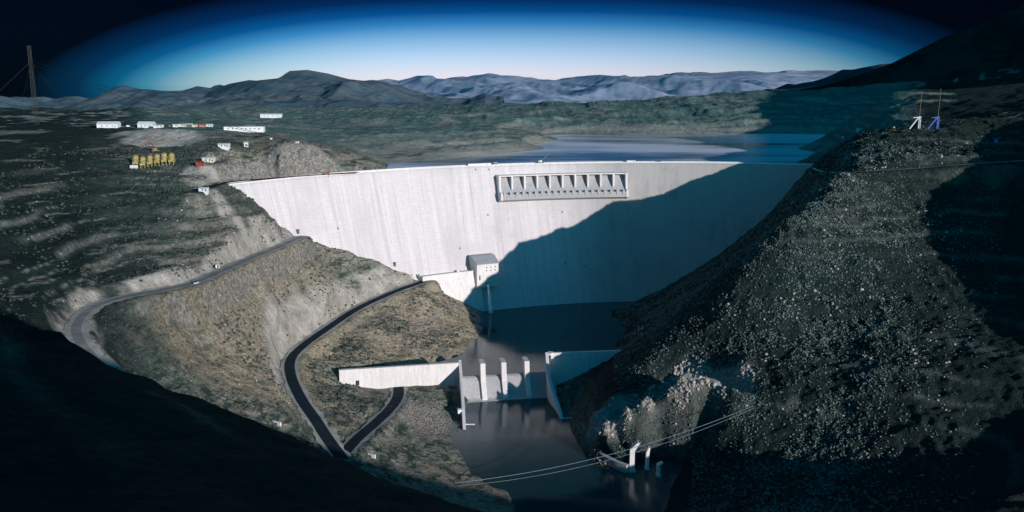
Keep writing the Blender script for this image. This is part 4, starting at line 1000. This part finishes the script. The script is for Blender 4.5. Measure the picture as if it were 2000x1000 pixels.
house(490, 255.5, 14, 10, 7.5, 2.2, 'white entrance block rising from the centre of the long building', wins=2, cat='building', rz=.10)
house(438, 290, 12, 6, 3.2, 1.4, 'white hut on the plateau slope below the long building', wins=2)
house(481, 287, 4.0, 4, 5.0, 1.2, 'narrow white hut standing alone on the plateau slope', wins=1)
house(530, 229.5, 46, 10, 5, 2.0, 'distant pale building far beyond the plateau', wins=4, cat='building')
house(408, 316, 13, 6, 4.0, 1.4, 'pale site shed at the right of the silos', M_CREAM, M_CREAM, wins=2, cat='shed')
house(391, 323, 8, 5, 3.0, .8, 'red site cabin beside the pale shed', M_RED, M_RED, wins=1, cat='cabin')
house(645, 481, 4.6, 3, 2.4, .5, 'small orange brick kiosk at the foot of the dam', M_ORANGE, M_ORANGE, wins=1, cat='kiosk', name='kiosk')
house(398, 374, 8, 6, 3.0, 1.2, 'small white guard hut beside the crest road bend', wins=1, cat='hut')
house(1678, 256, 8, 4, 2.4, .6, 'low pale hut on the left edge of the knoll', M_CREAM, M_CREAM, wins=1, cat='hut')
house(1945, 277, 4, 3, 3.0, .5, 'small blue hut on the far right hillside', M_BLUE, M_BLUE, wins=1, cat='hut')
p = ground_at(1671, 258); tr = empty('signal_post', tuple(p), label='dark upright post on the left shoulder of the knoll', cat='post')
MB().tube(tuple(p), (p[0], p[1], p[2] + 11), .6, 8).build('post', M_STEEL, tr); MB().box((p[0], p[1], p[2] + 10.5), (2, 1.4, 1.2)).build('head', M_STEEL, tr)

# silos of the batching plant
s0, s1 = ground_at(266, 326), ground_at(336, 322)
for k in range(6):
    q = s0 + (s1 - s0) * k / 5; x, y = q[0], q[1]; z = H(x, y) - .5
    labs = ['leftmost yellow hopper of the batching plant row, beside a white tank', 'second yellow hopper from the left in the batching plant row', 'third yellow hopper from the left in the batching plant row', 'fourth yellow hopper from the left in the batching plant row', 'fifth yellow hopper from the left in the batching plant row', 'rightmost yellow hopper of the batching plant row']
    r = empty('batching_hopper', (x, y, z), .1, labs[k], 'hopper', 'yellow hoppers of the batching plant')
    for sx in (-2, 2):
        for sy in (-2, 2): MB().tube((sx, sy, 0), (sx, sy, 5.5), .35, 5).build('leg', M_YELLOW, r, world=False)
    MB().box((0, 0, 3.2), (5.6, 5.6, 2.4), taper=1.0).build('hopper_cone', M_YELLOW, r, world=False)
    MB().tube((0, 0, 5.7), (0, 0, 11.5), 3.0, 14).build('tank', M_YELLOW, r, world=False)
    MB().tube((0, 0, 11.4), (0, 0, 13.0), 3.1, 14, .7).build('cap', M_BROWN, r, world=False)
    MB().box((0, -3.2, 7.4), (5.9, .4, .6)).build('platform', M_STEEL, r, world=False)
p = ground_at(262, 330); r = empty('water_tank', tuple(p), label='white horizontal tank beside the leftmost yellow hopper', cat='tank')
MB().tube((p[0] - 3.5, p[1], p[2] + 2.2), (p[0] + 3.5, p[1], p[2] + 2.2), 1.9, 12).build('tank', M_WHITE, r)
for s in (-2, 2): MB().box((p[0] + s, p[1], p[2] - .3), (.6, 2.4, 1.2)).build('cradle', M_STEEL, r)
def crane(p, lab, body, boom_mat, boom, cat='crane', rz=0.0):
    r = empty('mobile_crane', tuple(p), rz, lab, cat)
    ch = MB().box((0, 0, .9), (8, 3, 1.0)).build('chassis', M_STEEL, r, world=False)
    for sx in (-2.8, 0, 2.8):
        for sy in (-1.4, 1.4): MB().tube((sx, sy - .25, .7), (sx, sy + .25, .7), .7, 10).build('wheel', M_TYRE, r, world=False)
    MB().box((-.5, 0, 1.95), (4.6, 2.8, 2.3), taper=.9).build('cab', body, r, world=False)
    MB().box((-1.6, -1.40, 2.7), (1.6, .1, .9)).build('window', M_GLASS, r, world=False)
    mb = MB(); a = Vector((1.2, 0, 3.2)); b = Vector(boom)
    for oy in (-.5, .5): mb.tube(a + Vector((0, oy, 0)), b + Vector((0, oy * .5, 0)), .22, 5); mb.tube(a + Vector((.2, oy, .9)), b + Vector((0, oy * .5, .5)), .2, 5)
    for k in range(9):
        t0, t1 = k / 9, (k + 1) / 9; s = (-1) ** k
        mb.tube(a + (b - a) * t0 + Vector((0, -.5 * s, .0)), a + (b - a) * t1 + Vector((0, .5 * s, .5)), .13, 4)
    mb.build('boom', boom_mat, r, world=False)
    MB().tube(b, b + Vector((0, 0, -4)), .1, 4).build('hoist_rope', M_DCABLE, r, world=False)
    return r
p = ground_at(304, 297); crane(p, 'yellow crane with a red boom behind the yellow hoppers', M_YELLOW, M_RED, (-12, 0, 17))
p = dam_pt(dam_a(dam_hit(1058, 325)), CREST, -4.5); crane((p[0], p[1], CREST + .02), 'white mobile crane with a dark raised boom on the dam crest', M_WHITE, M_STEEL, (13, 2, 15), rz=.1)

# things on the crest
def crest_at(px_, d=-4.5):
    a = min(np.linspace(A_L, A_R, 1500), key=lambda a: abs((lambda P: 1000 + F * P[0] / (P[1] * CP + (CAM_Z - P[2]) * SP))(dam_pt(a, CREST, d)) - px_)); return dam_pt(a, CREST, d), MID_ANG - a / DR - math.pi / 2
def crest_shed(px_, w, h, mat, lab, cat='shed'):
    p, rz = crest_at(px_); r = empty('crest_shed', (p[0], p[1], CREST + .02), rz, lab, cat)
    MB().box((0, 0, 0), (w, 3.2, h)).build('wall', mat, r, world=False); MB().box((0, 0, h), (w + .6, 3.8, .3)).build('roof', M_CONC2, r, world=False)
    MB().box((w * .3, -1.62, .1), (1, .12, min(2, h * .8))).build('door', M_DARK, r, world=False)
crest_shed(936, 30, 2.6, M_WHITE, 'long low white shed on the dam crest left of the spillway')
crest_shed(967, 5, 3.2, M_BROWN, 'small brown cabin at the end of the long white crest shed', 'cabin')
crest_shed(1232, 11, 2.4, M_WHITE, 'short white shed on the dam crest above the right end of the spillway')

# vehicles
def car(loc, rz, body, lab, group='vehicles around the dam', cat='car', van=False):
    r = empty('parked_car', tuple(loc), rz, lab, cat, group)
    h = 1.9 if van else .8
    MB().box((0, 0, .35), (4.6, 1.9, h), taper=.97).build('body', body, r, world=False, bevel=.08)
    if not van: MB().box((-.2, 0, 1.12), (2.6, 1.7, .68), taper=.78).build('cabin', M_GLASS, r, world=False, bevel=.06)
    else: MB().box((1.5, 0, 1.3), (1.7, 1.96, .62)).build('windscreen', M_GLASS, r, world=False)
    for sx in (-1.4, 1.4):
        for sy in (-.85, .85): MB().tube((sx, sy - .12, .34), (sx, sy + .12, .34), .34, 10).build('wheel', M_TYRE, r, world=False)
    return r
def on_road(key, px_, py_, side=0.0):
    P = resample(ROADS[key], 1.0); s = P[:, 1] * CP + (CAM_Z - P[:, 2]) * SP; X = 1000 + F * P[:, 0] / s; Y = 500 - F * ((P[:, 2] - CAM_Z) * CP + P[:, 1] * SP) / s
    k = int(np.argmin((X - px_) ** 2 + (Y - py_) ** 2)); k = min(max(k, 1), len(P) - 2); d = P[k + 1] - P[k - 1]; rz = math.atan2(d[1], d[0])
    return (P[k, 0] - math.sin(rz) * side, P[k, 1] + math.cos(rz) * side, P[k, 2] + .12), rz
for key, x, y, side, m, lab, van in [('up', 375, 556, 4.0, M_WHITE, 'white car parked on the outer shoulder of the upper road', False), ('cr', 432, 360, 2, M_STEEL, 'dark car on the crest road near the dam end', False)]:
    l, rz = on_road(key, x, y, side); car(l, rz, m, lab, van=van)
p, rz = crest_at(1288); car((p[0], p[1], CREST + .02), rz, M_STEEL, 'dark car parked on the dam crest right of the spillway')
for x, y, lab, m in [(530, 273, 'white van parked on the plateau slope right of the long building', M_WHITE), (580, 281, 'white van parked highest above the cut cliff', M_WHITE), (250, 248, 'white van between the white hall and the gabled house', M_WHITE), (330, 248, 'yellow van left of the settlement row', M_YELLOW), (1745, 251, 'yellow van left of the white cableway anchor', M_YELLOW), (1646, 270, 'white van on the lower left edge of the knoll', M_WHITE)]:
    q = ground_at(x, y); car(q, rng.uniform(0, 3), m, lab, van=True, cat='van')
p = dam_hit(895, 531, 5); a = dam_a(p)
q = AW(a, 5, awz + .02); car(q, MID_ANG - a / DR - math.pi / 2, M_WHITE, 'white van on the walkway beside the valve house', van=True, cat='van')
# road sign on the upper road and guard posts at the right end of the crest
l, rz = on_road('up', 436, 520, -6); z = H(l[0], l[1])
sg = empty('road_sign', (l[0], l[1], z), label='black and white sign board beside the upper road', cat='sign')
for s in (-1.2, 1.2): MB().tube((l[0] + s, l[1], z - .5), (l[0] + s, l[1], z + 4.4), .12, 5).build('post', M_STEEL, sg)
MB().box((l[0], l[1] - .15, z + 1.8), (3.4, .15, 2.8)).build('board', M_WHITE, sg); MB().box((l[0] + .4, l[1] - .26, z + 2.2), (1.4, .05, 2.0)).build('dark_panel', M_DARK, sg)
P = resample(ROADS['rt'], 6.0)[:16]; first = None
for k, q in enumerate(P):
    loc = (q[0] - 1, q[1] - 3.6, q[2] - .1)
    if first is None:
        first = empty('guard_post', loc, 0, 'short white guard post on the outer edge of the terrace road', 'guard post', 'guard posts along the terrace road')
        MB().tube((0, 0, -.6), (0, 0, 1.3), .35, 6).build('post', M_WHITE, first, world=False); MB().box((0, 0, 1.3), (.8, .8, .2)).build('cap', M_CONC2, first, world=False)
    else: copy_thing(first, loc)
# dark storage tanks at the dam foot
for x, y, off, lab in [(583, 452, 3, 'dark cabinet at the end of the upper road against the dam'), (818, 540, 4, 'dark cabinet at the end of the lower road against the dam'), (772, 516, 3, 'dark cabinet on the rocks halfway along the dam foot')]:
    p = dam_hit(x, y, off); r = empty('cabinet', tuple(p), MID_ANG - dam_a(p) / DR - math.pi / 2, lab, 'cabinet', 'cabinets at the dam foot')
    MB().box((0, 0, -2.5), (1.8, 1.5, 4.6)).build('body', M_STEEL, r, world=False); MB().box((0, 0, 2.1), (2.1, 1.8, .2)).build('lid', M_DARK, r, world=False)
p = T(1251, 640, Y=880); z = H(p[0], p[1])
r = empty('level_gauge', (p[0], p[1], z), label='pale gauge frame on the shaded bank right of the pool', cat='gauge frame')
for s in (-1.8, 1.8): MB().tube((p[0] + s, p[1], z - 1), (p[0] + s, p[1], z + 7), .3, 5).build('post', M_WHITE, r)
MB().tube((p[0] - 1.8, p[1], z + 4), (p[0] + 1.8, p[1], z + 4), .25, 5).build('crossbar', M_WHITE, r)

for x, y, Yh, lab in [(540, 828, 600, 'white slab like culvert headwall at the shadow edge left of the lower road'), (724, 892, 585, 'white slab like culvert headwall at the shadow edge right of the road junction')]:
    p = ground_at(x, y); r = empty('culvert_headwall', tuple(p), -.45, lab, 'headwall', 'culvert headwalls at the shadow edge')
    MB().box((0, 0, -1), (8, 1.2, 3.0)).build('wall', M_CONC, r, world=False); MB().box((0, -.9, -.5), (2.2, .7, 1.6)).build('opening', M_DARK, r, world=False)

# ------------------------------------------------------------------ light
sun = bpy.data.lights.new('sun', 'SUN'); sun.energy = 5.0; sun.angle = R(0.5); sun.color = (1.0, 0.945, 0.91)
so = bpy.data.objects.new('sun', sun); COL.objects.link(so)
so.rotation_euler = Vector(SUN).to_track_quat('Z', 'Y').to_euler()
w = bpy.data.worlds.new('World'); scene.world = w; w.use_nodes = True
nt = w.node_tree; bg = nt.nodes['Background']
sky = N(nt, 'ShaderNodeTexSky', sky_type='NISHITA', sun_disc=False, sun_elevation=SUN_EL, sun_rotation=math.atan2(SUN[0], SUN[1]), altitude=2000.0, air_density=1.0, dust_density=0.6, ozone_density=2.0)
tc = N(nt, 'ShaderNodeTexCoord').outputs['Generated']
nm = N(nt, 'ShaderNodeVectorMath', operation='NORMALIZE'); nt.links.new(tc, nm.inputs[0])
sx = N(nt, 'ShaderNodeSeparateXYZ'); nt.links.new(nm.outputs[0], sx.inputs[0])
# mountain sky: bright low band, lens-like darkening painted in upwards and towards the sides
el = sx.outputs[2]
azx = mathn(nt, 'ABSOLUTE', mathn(nt, 'ADD', mathn(nt, 'DIVIDE', sx.outputs[0], mathn(nt, 'MAXIMUM', sx.outputs[1], 0.02)), -0.02))
side = mathn(nt, 'POWER', mathn(nt, 'DIVIDE', azx, 0.52), 2.5)
top = mathn(nt, 'POWER', mathn(nt, 'DIVIDE', mathn(nt, 'MAXIMUM', el, 0.0), 0.098), 1.35)
rr = mathn(nt, 'DIVIDE', mathn(nt, 'ADD', side, top), 1.2)
front = ramp(nt, sx.outputs[1], 0.1, 0.5)
cr = N(nt, 'ShaderNodeValToRGB'); nt.links.new(rr, cr.inputs[0])
E = cr.color_ramp.elements; E[0].position = 0.046; E[0].color = (0.77, 0.74, 1.21, 1); E[1].position = 1.0; E[1].color = (0.0006, 0.003, 0.009, 1)
for pos, c in ((0.182, (0.54, 0.63, 1.03, 1)), (0.327, (0.305, 0.47, 0.79, 1)), (0.49, (0.05, 0.235, 0.53, 1)), (0.61, (0.003, 0.088, 0.28, 1)), (0.76, (0.001, 0.026, 0.10, 1))):
    e = E.new(pos); e.color = c
back = (0.04, 0.95, 1.02)
tint = mixc(nt, front, back, cr.outputs[0])
skc = mixc(nt, 1.0, sky.outputs[0], tint, 'MULTIPLY')
nt.links.new(skc, bg.inputs['Color']); bg.inputs['Strength'].default_value = 0.15

scene.view_settings.view_transform = 'Standard'; scene.view_settings.look = 'None'; scene.view_settings.exposure = 0.0
scene.cycles.max_bounces = 5
